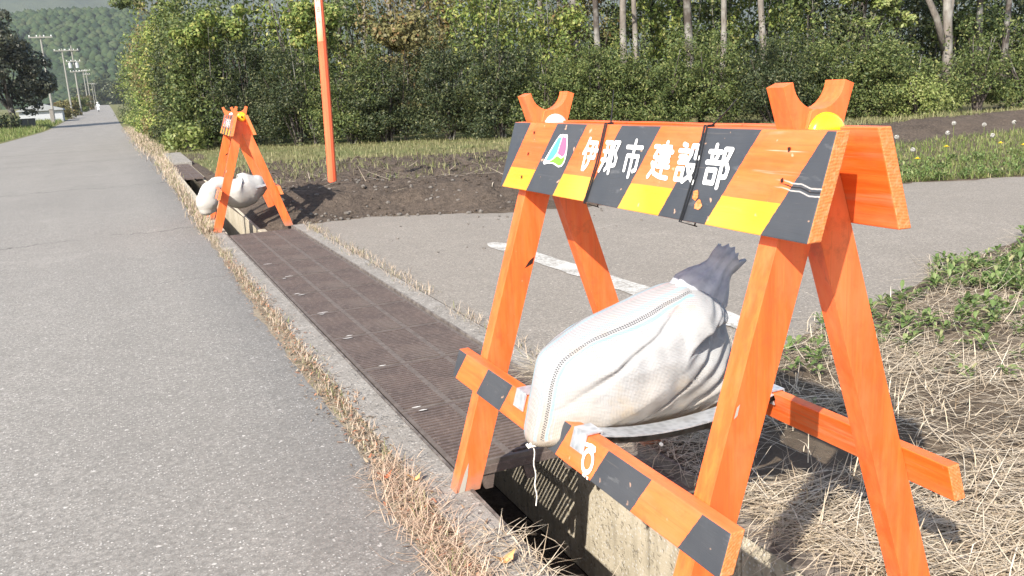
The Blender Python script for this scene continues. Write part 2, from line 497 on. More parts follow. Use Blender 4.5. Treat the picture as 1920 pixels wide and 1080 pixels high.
class MB:
    def __init__(s): s.v, s.f, s.mi = [], [], []
    def add(s, V, F, mi=0):
        n = len(s.v)
        s.v += [tuple(p) for p in V]
        s.f += [tuple(i + n for i in f) for f in F]
        s.mi += [mi] * len(F)
    def box(s, c, d, mi=0, M=None):
        V = [Vector((sx * d[0] / 2, sy * d[1] / 2, sz * d[2] / 2)) for sz in (-1, 1) for sy in (-1, 1) for sx in (-1, 1)]
        if M: V = [M @ v for v in V]
        V = [v + Vector(c) for v in V]
        s.add(V, [(0, 2, 3, 1), (4, 5, 7, 6), (0, 1, 5, 4), (2, 6, 7, 3), (0, 4, 6, 2), (1, 3, 7, 5)], mi)
    def prism_xz(s, poly, y0, y1, mi=0):
        """polygon in X-Z extruded in Y (poly counter-clockwise seen from -Y)"""
        n = len(poly)
        V = [(x, y0, z) for x, z in poly] + [(x, y1, z) for x, z in poly]
        F = [tuple(range(n)), tuple(range(2 * n - 1, n - 1, -1))]
        F += [((i + 1) % n, i, i + n, (i + 1) % n + n) for i in range(n)]
        s.add(V, F, mi)
    def tube(s, pts, rad, seg=8, mi=0, caps=True):
        pts = [Vector(p) for p in pts]
        if not isinstance(rad, (list, tuple)): rad = [rad] * len(pts)
        V, F = [], []
        for i, p in enumerate(pts):
            t = (pts[min(i + 1, len(pts) - 1)] - pts[max(i - 1, 0)]).normalized()
            a = t.cross(Vector((0, 0, 1)) if abs(t.z) < .9 else Vector((1, 0, 0))).normalized()
            b = t.cross(a)
            for k in range(seg):
                an = 2 * math.pi * k / seg
                V.append(p + (a * math.cos(an) + b * math.sin(an)) * rad[i])
        for i in range(len(pts) - 1):
            for k in range(seg):
                k2 = (k + 1) % seg
                F.append((i * seg + k, i * seg + k2, (i + 1) * seg + k2, (i + 1) * seg + k))
        if caps:
            F.append(tuple(range(seg))[::-1]); F.append(tuple((len(pts) - 1) * seg + k for k in range(seg)))
        s.add(V, F, mi)
    def mesh(s, name, mats, smooth=False):
        return new_mesh(name, s.v, s.f, mats, smooth, s.mi)
    def build(s, name, mats, parent=None, smooth=False, bevel=0, loc=None):
        o = link(name, s.mesh(name, mats, smooth), parent, loc)
        if bevel:
            b = o.modifiers.new('bevel', 'BEVEL'); b.width = bevel; b.segments = 2; b.limit_method = 'ANGLE'
            b.harden_normals = False
        return o

def copy_tree(o, parent=None):
    c = o.copy(); COL.objects.link(c); c.parent = parent
    for ch in list(o.children): copy_tree(ch, c)
    return c

def fbm(x, y, s, seed=0.0, oct=3):
    out = np.zeros(np.broadcast(x, y).shape)
    xx, yy = np.broadcast_arrays(x, y)
    flat_o = out.ravel(); xf = xx.ravel(); yf = yy.ravel()
    for i in range(len(flat_o)):
        flat_o[i] = mnoise.fractal(Vector((xf[i] * s, yf[i] * s, seed)), 1.0, 2.0, oct)
    return out

# ------------------------------------------------------------------ terrain profile
ZK = np.array([(-60, 0), (18, 0), (50, -.12), (80, -.22), (120, .25), (176, 1.05), (300, 2.3), (640, 5.4), (3000, 12)], float)
_ys = np.linspace(-60, 3000, 3061)
_zs = np.interp(_ys, ZK[:, 0], ZK[:, 1])
_k = np.hanning(31); _k /= _k.sum()
_zs = np.where(_ys < 4, 0, np.convolve(np.pad(_zs, 15, 'edge'), _k, 'valid'))
def zr(y): return np.interp(y, _ys, _zs)

YL = np.concatenate([[-60, -30, -12, -6], np.arange(-4, 4, .25), np.arange(4, 22.5, .5), [22.5, 24, 27, 30, 35, 40, 46, 52, 60, 68, 76, 84, 92, 100, 115, 130, 150, 176, 200, 240, 300, 400, 640, 900, 1500, 2200, 3000]])
def grid_mesh(name, xs, ys, hfun, mat, skip=None):
    X, Y = np.meshgrid(xs, ys)
    Z = hfun(X, Y)
    V = np.stack([X, Y, Z], -1).reshape(-1, 3)
    nx, ny = len(xs), len(ys)
    F = []
    for j in range(ny - 1):
        for i in range(nx - 1):
            if skip and skip(.5 * (xs[i] + xs[i + 1]), .5 * (ys[j] + ys[j + 1])): continue
            a = j * nx + i
            F.append((a, a + 1, a + nx + 1, a + nx))
    return new_mesh(name, V, np.array(F, np.int32), mat, True)

XL = np.array([-3000, -1200, -600, -300, -150, -80, -40, -25, -16, -11, -8, -6.5, -5.4, -4.6, -3, -1, .3, .655, 1.465, 1.6, 1.8, 2.0, 2.3, 2.6, 3, 3.5, 4, 5, 6, 7, 8, 10, 13, 17, 22, 30, 45, 80, 150, 300, 600, 1200, 3000])
def h_ground(X, Y):
    z = zr(Y)
    # verge on the far side of the road slightly proud of the asphalt
    left = np.clip((-X - 5.0) / 1.5, 0, 1) * np.clip((Y - 10) / 10, 0, 1) * .12
    return z + left
HOLE = lambda x, y: .655 < x < 1.465 and -4 < y < 22.5
def ground_mat():
    m = Mat('ground_earth', .96, .1)
    P = m.obj()
    c = m.mix(m.ramp(m.noise(P, 1.6, 6, .7), .38, .66), (.28, .235, .175), (.19, .155, .11))
    c = m.mix(m.ramp(m.sep(P)[0], .8, 1.4), c, m.mix(m.ramp(m.noise(P, 4, 5, .7), .35, .65), (.13, .10, .072), (.075, .058, .042)))
    far = m.ramp(m.sep(P)[1], 13, 17)
    c = m.mix(far, c, m.mix(m.ramp(m.noise(P, .8, 5, .7), .35, .65), (.10, .115, .045), (.17, .15, .075)))
    m.color(c)
    m.bump(m.noise(P, 22, 6, .75), .012, 1.0)
    return m.m
g = link('ground', grid_mesh('ground', XL, YL, h_ground, ground_mat(), HOLE))
tag(g, kind='structure')

# the road: its right edge is ragged along the drain
ry = np.unique(np.concatenate([np.arange(-6, 24, .06), YL[(YL >= 24) & (YL < 1000)], YL[YL < -6]]))
def road_edge(y):
    j = np.array([mnoise.noise(Vector((0, t * 3.1, 5))) * .03 + mnoise.noise(Vector((3, t * 11, 5))) * .012 for t in y])
    return np.interp(y, [-60, 1.4, 2, 3, 4.6, 6, 8, 14, 22, 60, 1000], [.46, .50, .575, .60, .585, .62, .63, .74, .85, .85, .85]) + j * np.clip((24 - y) / 4, 0, 1)
re_ = road_edge(ry)
V, F = [], []
for i, y in enumerate(ry):
    z = float(zr(y)) + .004
    V += [(-4.95, y, z), (-3, y, z), (-1, y, z), (.2, y, z), (re_[i] - .03, y, z), (re_[i], y, z - .012 if y < 24 else z)]
for i in range(len(ry) - 1):
    for k in range(5):
        a = i * 6 + k
        F.append((a, a + 1, a + 7, a + 6))
tag(link('road', new_mesh('road', V, np.array(F, np.int32), M_ROAD)), kind='structure')

# the side road that joins from the right
NEAR = np.array([(1.47, 2.93), (1.9, 2.86), (2.4, 2.72), (3.1, 2.98), (4.3, 3.42), (5.3, 3.70), (7.5, 4.05), (11, 4.3), (18, 4.3), (45, 4.0)])
FAR = np.array([(1.47, 7.95), (2.12, 7.93), (3.2, 7.2), (4.24, 6.86), (5.6, 6.45), (6.9, 6.10), (7.9, 5.62), (11, 5.5), (18, 5.7), (45, 6.5)])
sx = np.concatenate([np.arange(1.47, 9, .05), np.arange(9, 45, 1.0)])
V, F = [], []
for i, x in enumerate(sx):
    jn = mnoise.noise(Vector((x * 4, 1, 2))) * .05 + mnoise.noise(Vector((x * 17, 1, 2))) * .02
    jf = mnoise.noise(Vector((x * 2.4, 7, 2))) * .16 + mnoise.noise(Vector((x * 9, 9, 2))) * .08
    yn = np.interp(x, NEAR[:, 0], NEAR[:, 1]) + jn; yf = np.interp(x, FAR[:, 0], FAR[:, 1]) + jf
    for k in range(7):
        V.append((x, yn + (yf - yn) * k / 6, .005 if 0 < k < 6 else .001))
for i in range(len(sx) - 1):
    for k in range(6):
        a = i * 7 + k
        F.append((a, a + 7, a + 8, a + 1))
tag(link('side_road', new_mesh('side_road', V, np.array(F, np.int32), M_SIDE)), kind='structure')

# worn painted line across the mouth of the side road
def line_mat():
    m = Mat('worn_road_paint', .8, .3)
    P = m.obj()
    wear = m.ramp(m.math('ADD', m.math('MULTIPLY', m.noise(P, 55, 4, .75), .65), m.math('MULTIPLY', m.noise(P, 5, 3), .35)), .44, .56)
    m.color(m.mix(wear, (.52, .50, .46), (.27, .25, .22)))
    m.bump(m.noise(P, 180, 3, .7), .004, .9)
    return m.m
V, F = [], []
ys = np.arange(3.0, 5.85, .06)
for i, y in enumerate(ys):
    c = np.interp(y, [3.0, 5.8], [2.46, 2.40])
    e = mnoise.noise(Vector((1, y * 9, 3))) * .018; e2 = mnoise.noise(Vector((8, y * 9, 3))) * .018
    wd = .082 * min(1, (5.86 - y) / .25 + .25)
    V += [(c - wd + e, y, .009), (c + wd + e2, y, .009)]
F = [(2 * i, 2 * i + 1, 2 * i + 3, 2 * i + 2) for i in range(len(ys) - 1)]
tag(link('road_marking', new_mesh('road_marking', V, F, line_mat())), kind='structure')

# ------------------------------------------------------------------ drain channel
ch = empty('drain_channel', (0, 0, 0), kind='structure')
XA, XB, DEP = .784, 1.346, -.66
def stretch(y0, y1, x0, x1, z0, z1, name, mat, parent, sh=0.0, y_ref=8.0):
    """a block between two stations along the channel; sh shears it sideways"""
    m = MB()
    a, b = sh * (y0 - y_ref), sh * (y1 - y_ref)
    V = [(x0 + a, y0, z0), (x1 + a, y0, z0), (x0 + b, y1, z0), (x1 + b, y1, z0), (x0 + a, y0, z1), (x1 + a, y0, z1), (x0 + b, y1, z1), (x1 + b, y1, z1)]
    m.add(V, [(0, 2, 3, 1), (4, 5, 7, 6), (0, 1, 5, 4), (2, 6, 7, 3), (0, 4, 6, 2), (1, 3, 7, 5)])
    return m.build(name, mat, parent, bevel=.006)
cuts = [-4, -2.3, -1.3, -.3, .7, 1.70, 2.70, 3.7, 4.7, 5.7, 6.7, 7.95]
for a, b in zip(cuts[:-1], cuts[1:]):
    stretch(a + .003, b - .003, .653, XA - .012, DEP, .0015, 'wall_block', M_LIP if False else M_CONC, ch)
    stretch(a + .003, b - .003, XB + .012, 1.467, DEP, .0015, 'wall_block', M_CONC, ch)
    # wearing top of the lips: mortar screed a shade greyer than the blocks
    stretch(a + .001, b - .001, .655, XA - .012, .0016, .007, 'lip_screed', M_LIP, ch)
    stretch(a + .001, b - .001, XB + .012, 1.465, .0016, .007, 'lip_screed', M_LIP if b > 3 else M_DIRT, ch)
stretch(-4, 7.95, XA - .013, XB + .013, DEP - .1, DEP + .002, 'channel_floor', M_SOIL, ch)
# iron edge angles that carry the grates
for x0, sgn in ((XA - .012, 1), (XB + .012, -1)):
    m = MB()
    m.box((x0 + sgn * .004, 1.97, -.017), (.008, 11.94, .052))
    m.box((x0 + sgn * .023, 1.97, -.040), (.032, 11.94, .007))
    m.build('edge_angle', M_EDGE, ch)
# narrow channel that carries on beyond the far barricade
S = .018
stretch(7.96, 13.2, .655, .80, DEP, .0, 'wall_block', M_CONC, ch, S)
stretch(13.2, 22.5, .56, .80, DEP, .0, 'wall_block', M_CONC, ch, S)
for a, b in ((7.96, 9.2), (9.21, 11.2), (11.21, 14.4), (14.41, 22.5)):
    stretch(a, b, 1.085, 1.15, DEP, -.03, 'wall_block', M_CONC, ch, S)
stretch(7.96, 22.5, .79, 1.10, DEP - .1, DEP + .01, 'channel_floor', M_SOIL, ch, S)
# earth bank right of the narrow channel, with the broken pit at its start
stretch(8.85, 22.5, 1.15, 1.60, -.5, -.012, 'earth_bank', M_SOIL, ch, S)
stretch(7.96, 8.84, 1.15, 1.47, -.6, -.42, 'earth_bank', M_SOIL, ch)
stretch(7.96, 8.84, 1.44, 1.50, -.6, -.004, 'earth_bank', M_SOIL, ch)
m = MB()
for i in range(9):
    c = (random.uniform(1.2, 1.46), random.uniform(8.55, 8.95), random.uniform(-.18, .0))
    m.box(c, (random.uniform(.08, .18), random.uniform(.06, .16), random.uniform(.05, .1)), 0, Matrix.Rotation(random.uniform(0, 3), 3, Vector((random.random(), random.random(), 1)).normalized()))
tag(m.build('broken_concrete', M_LIP, bevel=.01), 'broken grey concrete lumps at the pit under the far barricade', 'rubble', kind='stuff')
# concrete slab lids further up the channel
stretch(18.2, 19.9, .80, 1.16, -.05, .05, 'lid_slab', M_LIP, ch, S)
stretch(19.93, 22.4, .80, 1.16, -.05, .05, 'lid_slab', M_LIP, ch, S)

# ------------------------------------------------------------------ grates
PW, PL = XB - XA - .014, .545      # panel width, length
def grate_mesh():
    m = MB()
    fr = .016
    t, zc = .009, -.006
    L = PL - .006
    for sx_ in (-1, 1):
        m.box((sx_ * (PW / 2 - fr / 2), 0, -.012), (fr, L, .022))
    n = 21
    inner = PW - 2 * fr
    cw = (inner - 2 * .022) / 3
    for k in (-1, 1):
        m.box((k * (cw / 2 + .011), 0, -.0105), (.022, L - .03, .020))
    for sy in (-1, 1):
        m.box((0, sy * (L / 2 - .0075), -.0115), (inner - .0004, .015, .022))
    pitch = (L - .03) / n
    for i in range(1, n):
        y = -(L - .03) / 2 + i * pitch
        for c in (-1, 0, 1):
            m.box((c * (cw + .022), y, zc + .001), (cw - .0004, pitch * .52, t))
    # stiffening ribs beneath
    for y in (-L / 4, L / 4):
        m.box((0, y, -.022), (inner - .002, .010, .018))
    m.mi = [1 if k < 5 * 6 + 2 * 0 else 0 for k in range(len(m.f))]
    return m.mesh('drain_grate', [M_IRON, M_IRONDUST])
GM = grate_mesh()
ORDS = 'first second third fourth fifth sixth seventh eighth ninth tenth eleventh twelfth thirteenth fourteenth fifteenth sixteenth'.split()
ORD = ['first', 'second', 'third', 'fourth', 'fifth', 'sixth', 'seventh', 'eighth', 'ninth', 'tenth']
lug = MB()
lug.prism_xz([(-.011, -.092), (.013, -.092), (.024, -.034), (-.026, -.034)], -.006, .010)
LUGM = lug.mesh('support_lug', M_IRON)
for i in range(10):
    y = 2.30 + PL * (i + .5)
    o = link('drain_grate', GM, loc=((XA + XB) / 2, y, .004 + random.uniform(-.002, .002)), rot=(random.uniform(-.003, .003), random.uniform(-.003, .003), 0))
    tag(o, '%s rusty slotted drain grate from the open end by the near barricade' % ORD[i], 'drain grate', 'drain grates over the channel')
    if i == 0:
        for lx in (-.17, -.03, .11):
            link('support_lug', LUGM, o, (lx, -PL / 2 + .012, 0))
        eb = MB(); eb.box((0, -PL / 2 + .010, -.030), (PW - .004, .018, .030)); eb.build('end_bar', M_IRON, o, bevel=.003)
    # thin pale marks laid near the two ends of the panel
    if i < 8:
        for dx, dy, ln in ((-.19 + random.uniform(-.03, .03), -PL / 2 + .020, random.uniform(.03, .06)), (-.20, PL / 2 - .020, random.uniform(.02, .05))):
            if random.random() < .8:
                mm = MB()
                z = .0004
                pts = []
                for k in range(7):
                    f = k / 6
                    pts.append((dx + ln * (f - .5), dy + random.uniform(-.002, .002), .004 * math.sin(math.pi * f) + .001))
                V = [(p[0], p[1] - p[2], z) for p in pts] + [(p[0], p[1] + p[2], z) for p in pts]
                mm.add(V, [(k, k + 1, k + 8, k + 7) for k in range(6)])
                mm.build('pale_mark', M_PALEMARK, o)
fgr = MB()
for i in range(56):
    fgr.box((0, i * .064, -.008), (.27, .036, .02))
for x in (-.14, 0, .14):
    fgr.box((x, 1.78, -.007), (.018, 3.64, .026))
for i in range(5):
    fgr.box((0, .0 + i * .9, -.004), (.30, .02, .03))
fo = fgr.build('drain_grate', M_IRON, loc=(.943 + S * 6.4, 14.45, .01))
fo.rotation_euler = (0, 0, -S)
tag(fo, 'long narrow grate over the channel beyond the far barricade', 'drain grate', 'drain grates over the channel')

# ------------------------------------------------------------------ barricade
XF, SL, LW, LT = .3485, .3217, .074, .045     # foot half-spread, slope, leg width and depth
TILT = math.atan(SL)
def leg_poly(sign):
    """outline in X-Z of one leg of the A frame with its share of the U cut at the top"""
    tip = 1.073
    x = lambda z: -XF + SL * z                # outer edge of the front leg
    cx, cz, r = 0.0, 1.083, .053
    P = [(x(0), 0), (x(0) + LW, .002), (x(tip) + LW + .002, tip - .004)]
    # along the tip to the arc, then down the arc to the outer edge
    a0 = math.acos(max(-1, min(1, (x(tip) + LW - .034) / r))) if False else math.radians(12)
    for k in range(13):
        a = -a0 - (math.radians(205) - a0) * k / 12 if False else None
    arc = []
    for k in range(14):
        a = math.radians(-8) + math.radians(-150) * k / 13
        px, pz = cx + r * math.cos(a), cz + r * math.sin(a)
        if px < x(pz): break
        arc.append((px, pz))
    P.append((arc[0][0] + .001, tip + .003))
    P += arc[0:]
    zl = arc[-1][1]
    P.append((x(zl - .004), zl - .004))
    if sign < 0: P = [(-a, b) for a, b in P][::-1]
    return P
def make_leg(sign, y0, y1, root):
    m = MB()
    m.prism_xz(leg_poly(sign), y0, y1)
    o = m.build('leg', M_ORANGE, root, bevel=.004)
    return o

def plank(name, side, ztop, zbot, off0, off1, y0, y1, mats, root, front_uv):
    """a board lying on the legs' slope: outer face off1 outside the leg plane, inner face off0"""
    def X(z, off): return side * (XF - SL * z + off)
    V, uv = [], []
    N = 14
    for i in range(N + 1):
        y = y1 + (y0 - y1) * i / N
        s = y1 - y
        for (z, off) in ((zbot, off1), (ztop, off1), (ztop, off0), (zbot, off0)):
            V.append((X(z, off) + random.uniform(-.0005, .0005), y, z + random.uniform(-.0006, .0006)))
            uv.append((s, (z - zbot) / (ztop - zbot) * math.hypot(ztop - zbot, SL * (ztop - zbot))))
    F, mi = [], []
    for i in range(N):
        a, b = i * 4, i * 4 + 4
        for k, mat in ((0, 0), (1, 1), (2, 2), (3, 1)):
            k2 = (k + 1) % 4
            f = (a + k, b + k, b + k2, a + k2)
            F.append(f if side > 0 else f[::-1]); mi.append(mat)
    e0, e1 = (0, 1, 2, 3), (N * 4 + 3, N * 4 + 2, N * 4 + 1, N * 4)
    F.append(e0 if side > 0 else e0[::-1]); mi.append(3)
    F.append(e1 if side > 0 else e1[::-1]); mi.append(3)
    me = new_mesh(name, V, F, mats, False, mi, uv)
    bm = bmesh.new(); bm.from_mesh(me); bmesh.ops.recalc_face_normals(bm, faces=bm.faces); bm.to_mesh(me); bm.free()
    o = link(name, me, root)
    b = o.modifiers.new('bevel', 'BEVEL'); b.width = .0022; b.segments = 2; b.limit_method = 'ANGLE'
    return o

ZT, ZB, BH = 1.0, .829, .18
n_out = Vector((-math.cos(TILT), 0, math.sin(TILT)))
def on_board(s, t, d=.0):
    z = ZB + (ZT - ZB) * t / BH
    return Vector((-(XF - SL * z + .0305), .6 - s, z)) + n_out * d
def on_rail(s, t, d=.0):
    z = .298 + .076 * t / .080
    return Vector((-(XF - SL * z + .0305), .626 - s, z)) + n_out * d

def strokes(mb, lines, cell, wid, place, d0):
    """rounded brush strokes; lines in the unit square, cell = (s0, t0, ws, wt)"""
    k = 0
    s0, t0, ws, wt = cell
    for ln in lines:
        P = [Vector((s0 + x * ws, t0 + y * wt)) for x, y in ln]
        for a, b in zip(P[:-1], P[1:]):
            dr = (b - a); L = dr.length
            dr = dr / L if L > 1e-6 else Vector((1, 0))
            nn = Vector((-dr.y, dr.x))
            ring = []
            for q in range(7):
                an = math.pi / 2 + math.pi * q / 6
                ring.append(a + (dr * math.cos(an) + nn * math.sin(an)) * wid)
            for q in range(7):
                an = -math.pi / 2 + math.pi * q / 6
                ring.append(b + (dr * math.cos(an) + nn * math.sin(an)) * wid)
            d = d0 + k * 1.5e-5
            V = [place(p.x, p.y, d) for p in ring]
            mb.add(V, [tuple(range(14))[::-1]])
            k += 1

KANJI = {
 'I': [[(.28, 1), (.18, .75), (.02, .52)], [(.19, .72), (.19, 0)], [(.38, .88), (.88, .88), (.88, .40), (.42, .40)], [(.30, .64), (1.0, .64)], [(.62, .88), (.60, .45), (.50, .18), (.30, 0)]],
 'NA': [[(.08, .92), (.47, .92), (.46, .15), (.36, .06)], [(.22, .92), (.19, .35), (.0, .02)], [(.04, .64), (.46, .64)], [(.02, .37), (.45, .37)], [(.64, -.02), (.64, .93), (.95, .93), (.80, .60), (.96, .44), (.93, .24), (.78, .22)]],
 'SHI': [[(.5, 1.02), (.5, .82)], [(.04, .82), (.96, .82)], [(.16, .12), (.16, .56), (.84, .56), (.84, .16), (.70, .12)], [(.5, .82), (.5, -.06)]],
 'KEN': [[(.42, .89), (.87, .89), (.87, .63), (.42, .63)], [(.34, .76), (1.0, .76)], [(.42, .49), (.90, .49)], [(.36, .34), (.97, .34)], [(.64, 1.02), (.64, .16)], [(.04, .89), (.28, .89), (.12, .60), (.29, .57), (.19, .25), (.0, .02)], [(.07, .42), (.28, .13), (.60, .05), (1.0, .03)]],
 'SETSU': [[(.14, 1.0), (.30, .96)], [(.0, .82), (.46, .82)], [(.08, .66), (.38, .66)], [(.08, .51), (.38, .51)], [(.08, .33), (.38, .33), (.38, .04), (.08, .04), (.08, .33)], [(.60, .97), (.60, .74), (.50, .56)], [(.60, .97), (.83, .97), (.83, .66), (.98, .66)], [(.52, .44), (.90, .44), (.76, .18), (.48, 0)], [(.60, .36), (.75, .16), (1.0, 0)]],
 'BU': [[(.28, 1.02), (.28, .86)], [(.03, .85), (.55, .85)], [(.17, .76), (.21, .64)], [(.43, .77), (.37, .64)], [(.0, .57), (.58, .57)], [(.1, .38), (.48, .38), (.48, .05), (.1, .05), (.1, .38)], [(.70, -.05), (.70, .93), (.98, .93), (.84, .60), (.99, .44), (.96, .24), (.82, .22)]],
}

def make_barricade():
    root = empty('barricade', (0, 0, 0))
    for y0, y1 in ((-.503, -.458), (.489, .534)):
        make_leg(1, y0, y1, root)
        make_leg(-1, y0 + .006, y1 + .003, root)
    board = plank('sign_board', -1, ZT, ZB, .001, .030, -.60, .60, [M_BOARD, M_ORANGE_Y, M_BACK, M_END], root, True)
    plank('back_board', 1, ZT, ZB, .001, .030, -.60, .60, [M_BOARD, M_ORANGE_Y, M_BACK, M_END], root, True)
    rail = plank('front_rail', -1, .374, .298, .001, .030, -.601, .626, [M_RAIL, M_ORANGE_Y, M_BACK, M_END], root, True)
    plank('back_rail', 1, .374, .298, .001, .030, -.601, .626, [M_RAIL, M_ORANGE_Y, M_BACK, M_END], root, True)
    # bare wood where the paint has split off the foot of the far leg, and small chips
    def leg_patch(yf, pts, mat, nm):
        mb = MB(); mb.add([(-XF + SL * z + x, yf - .0012, z) for x, z in pts], [tuple(range(len(pts)))]); mb.build(nm, mat, root)
    leg_patch(.489, [(.008, .004), (.026, .006), (.024, .05), (.017, .088), (.012, .06)], M_BARE, 'bare_patch')
    leg_patch(.489, [(.050, .612), (.071, .622), (.0715, .640), (.060, .631)], M_HOLE, 'paint_chip')
    leg_patch(-.503, [(.004, .52), (.010, .525), (.009, .545), (.004, .54)], M_BARE, 'paint_chip')
    # lettering
    for key, s0, ws in (('I', .427, .062), ('NA', .517, .064), ('SHI', .610, .064), ('KEN', .716, .067), ('SETSU', .806, .066), ('BU', .899, .066)):
        mb = MB()
        strokes(mb, KANJI[key], (s0, .074, ws, .072), .0047, on_board, .0009)
        mb.build('lettering', M_WHITE, board)
    # the fan-shaped emblem
    def patch(pts, mat, d, name='emblem_patch'):
        mb = MB()
        V = [on_board(s, t, d) for s, t in pts]
        c = on_board(sum(p[0] for p in pts) / len(pts), sum(p[1] for p in pts) / len(pts), d)
        n = len(V)
        mb.add(V + [c], [((i + 1) % n, i, n) for i in range(n)])
        mb.build(name, mat, board)
    outline = [(.231, .079), (.250, .105), (.271, .133), (.286, .149), (.292, .153), (.298, .151), (.303, .154), (.309, .151), (.314, .154), (.319, .151), (.325, .154), (.331, .150),
               (.338, .133), (.345, .113), (.347, .096), (.344, .082), (.335, .074), (.320, .071), (.303, .075), (.285, .079), (.262, .078), (.240, .074)]
    patch(outline, M_WHITE, .0010)
    patch([(.245, .084), (.263, .112), (.285, .143), (.296, .146), (.302, .144), (.299, .125), (.296, .108), (.282, .093), (.266, .085)], M_EBLUE, .0016)
    patch([(.306, .145), (.313, .147), (.320, .145), (.327, .147), (.333, .135), (.339, .116), (.338, .102), (.325, .098), (.300, .105), (.303, .125)], M_EPINK, .0016)
    patch([(.262, .081), (.283, .089), (.300, .099), (.325, .093), (.341, .100), (.342, .090), (.335, .079), (.320, .075), (.303, .079), (.285, .082)], M_EGREEN, .0016)
    # nail heads, rust spots
    for s, t in ((.140, .154), (.133, .097), (.126, .034), (1.107, .148), (1.109, .095), (.905, .034), (.890, .052)):
        mb = MB()
        r = .0042 if s < .88 or s > 1 else random.uniform(.006, .011)
        ring = [on_board(s + r * math.cos(a) * random.uniform(.7, 1.2), t + r * math.sin(a) * random.uniform(.7, 1.3), .0012) for a in np.linspace(0, 2 * math.pi, 10, endpoint=False)]
        mb.add(ring, [tuple(range(10))[::-1]])
        mb.build('nail_head' if r < .005 else 'paint_chip', M_HOLE if r < .005 else M_END, board)
    # ring sticker on the low rail with its leaf mark and tiny caption
    mb = MB()
    cs, ct = .778, .034
    n = 28
    V = []
    for r in (.0285, .0175):
        V += [on_rail(cs + r * .82 * math.cos(a), ct + r * 1.0 * math.sin(a), .0012) for a in np.linspace(0, 2 * math.pi, n, endpoint=False)]
    mb.add(V, [(i + n, (i + 1) % n + n, (i + 1) % n, i) for i in range(n)])
    strokes(mb, [[(0, .2), (.45, .5), (1, .1)], [(.55, .6), (.95, .55)]], (.758, .062, .036, .010), .0042, on_rail, .0013)
    strokes(mb, [[(0, 0), (.0, 1), (.25, .5), (.25, 0)], [(.45, 0), (.45, 1), (.65, 1)], [(.8, 1), (1, 1), (1, 0), (.8, 0), (.8, 1)]], (.772, .0005, .022, .0045), .0008, on_rail, .0013)
    mb.build('ring_sticker', M_WHITE, rail)
    # cross straps with their saddle clips over the rails
    for yc in (-.1025, .193):
        mb = MB()
        N = 12
        for i in range(N):
            xa, xb = -.235 + .47 * i / N, -.235 + .47 * (i + 1) / N
            za, zb = [.372 - .030 * (1 - (abs(x) / .235) ** 2.2) for x in (xa, xb)]
            V = [(xa, yc - .028, za), (xb, yc - .028, zb), (xb, yc + .028, zb), (xa, yc + .028, za)]
            V += [(a, b, c - .003) for a, b, c in V]
            V += [(xa, yc - .028, za - .016), (xb, yc - .028, zb - .016)]
            mb.add(V, [(0, 1, 2, 3), (4, 7, 6, 5), (0, 3, 7, 4), (1, 5, 6, 2), (2, 6, 7, 3), (0, 8, 9, 1), (4, 5, 9, 8)])
        for x in (-.08, .10):
            mb.tube([(x, yc - .0275, .318), (x, yc - .032, .318)], .004, 8)
        strap = mb.build('strap', M_GALV, root)
        for sd in (-1, 1):
            cb = MB()
            X = lambda z, off: sd * (XF - SL * z + off)
            zt_ = .3765
            A = [(X(.338, .033), .338), (X(zt_, .033), zt_ + .001), (X(zt_, -.004), zt_ + .001), (X(.345, -.004), .345)]
            w0 = .027
            for (p, r_) in zip(A[:-1], A[1:]):
                cx_, cz_ = (p[0] + r_[0]) / 2, (p[1] + r_[1]) / 2
                L = math.hypot(r_[0] - p[0], r_[1] - p[1]) + .003
                an = math.atan2(r_[1] - p[1], r_[0] - p[0])
                cb.box((cx_, yc, cz_), (L, 2 * w0, .0028), 0, Matrix.Rotation(-an, 3, 'Y'))
            cb.build('clip', M_GALV, root)
    # reflectors on the camera side of both frames
    for yf, mat, r in ((-.503, M_AMBER, .040), (.489, M_CLEAR, .034)):
        mb = MB()
        prof = [(.0, .016), (.5, .0155), (.8, .013), (.95, .008), (1, .0), ]
        n = 24
        V = [(0.012, yf - .016, .985)]
        for fr, dd in prof[1:]:
            V += [(.012 + r * fr * math.cos(a), yf - .0005 - dd, .985 + r * fr * math.sin(a)) for a in np.linspace(0, 2 * math.pi, n, endpoint=False)]
        Fc = [(0, 1 + k, 1 + (k + 1) % n) for k in range(n)]
        for j in range(len(prof) - 2):
            for k in range(n):
                a, b = 1 + j * n + k, 1 + j * n + (k + 1) % n
                Fc.append((a, a + n, b + n, b))
        mb.add(V, Fc)
        rf = mb.build('reflector', mat, root, smooth=True)
        sc_ = MB()
        sc_.tube([(.012, yf - .014, .985), (.012, yf - .024, .985)], [.009, .007], 10)
        sc_.build('screw', M_STEELGREY if mat is M_CLEAR else M_HOLE, rf)
    # black ties round the sign board with upright tails
    for s_top, s_bot, tail in ((.498, .488, [(0, 0, 0), (.004, 0, .03), (.010, 0, .075)]), (.867, .863, [(0, 0, 0), (.006, -.014, .012), (.016, -.03, .030), (.03, -.04, .05)])):
        mb = MB()
        loop = [on_board(s_top, BH + .003, .003), on_board((s_top + s_bot) / 2 + .006, .09, .0025), on_board(s_bot, -.003, .003), on_board(s_bot, -.004, -.034), on_board(s_top, .09, -.033), on_board(s_top, BH + .004, -.032), on_board(s_top, BH + .003, .003)]
        mb.tube(loop, .0017, 6)
        loop2 = [p + Vector((0, -.0075 - .002 * math.sin(i * 2.1), 0)) for i, p in enumerate(loop[:4])]
        mb.tube(loop2, .0014, 6)
        p0 = on_board(s_top, BH + .005, -.012)
        mb.box(p0, (.010, .009, .007))
        mb.tube([p0 + Vector(t) for t in tail], [.0019, .0015, .001] if len(tail) == 3 else [.0019, .0016, .0013, .001], 6)
        mb.build('cable_tie', M_TIE, root)
    return root

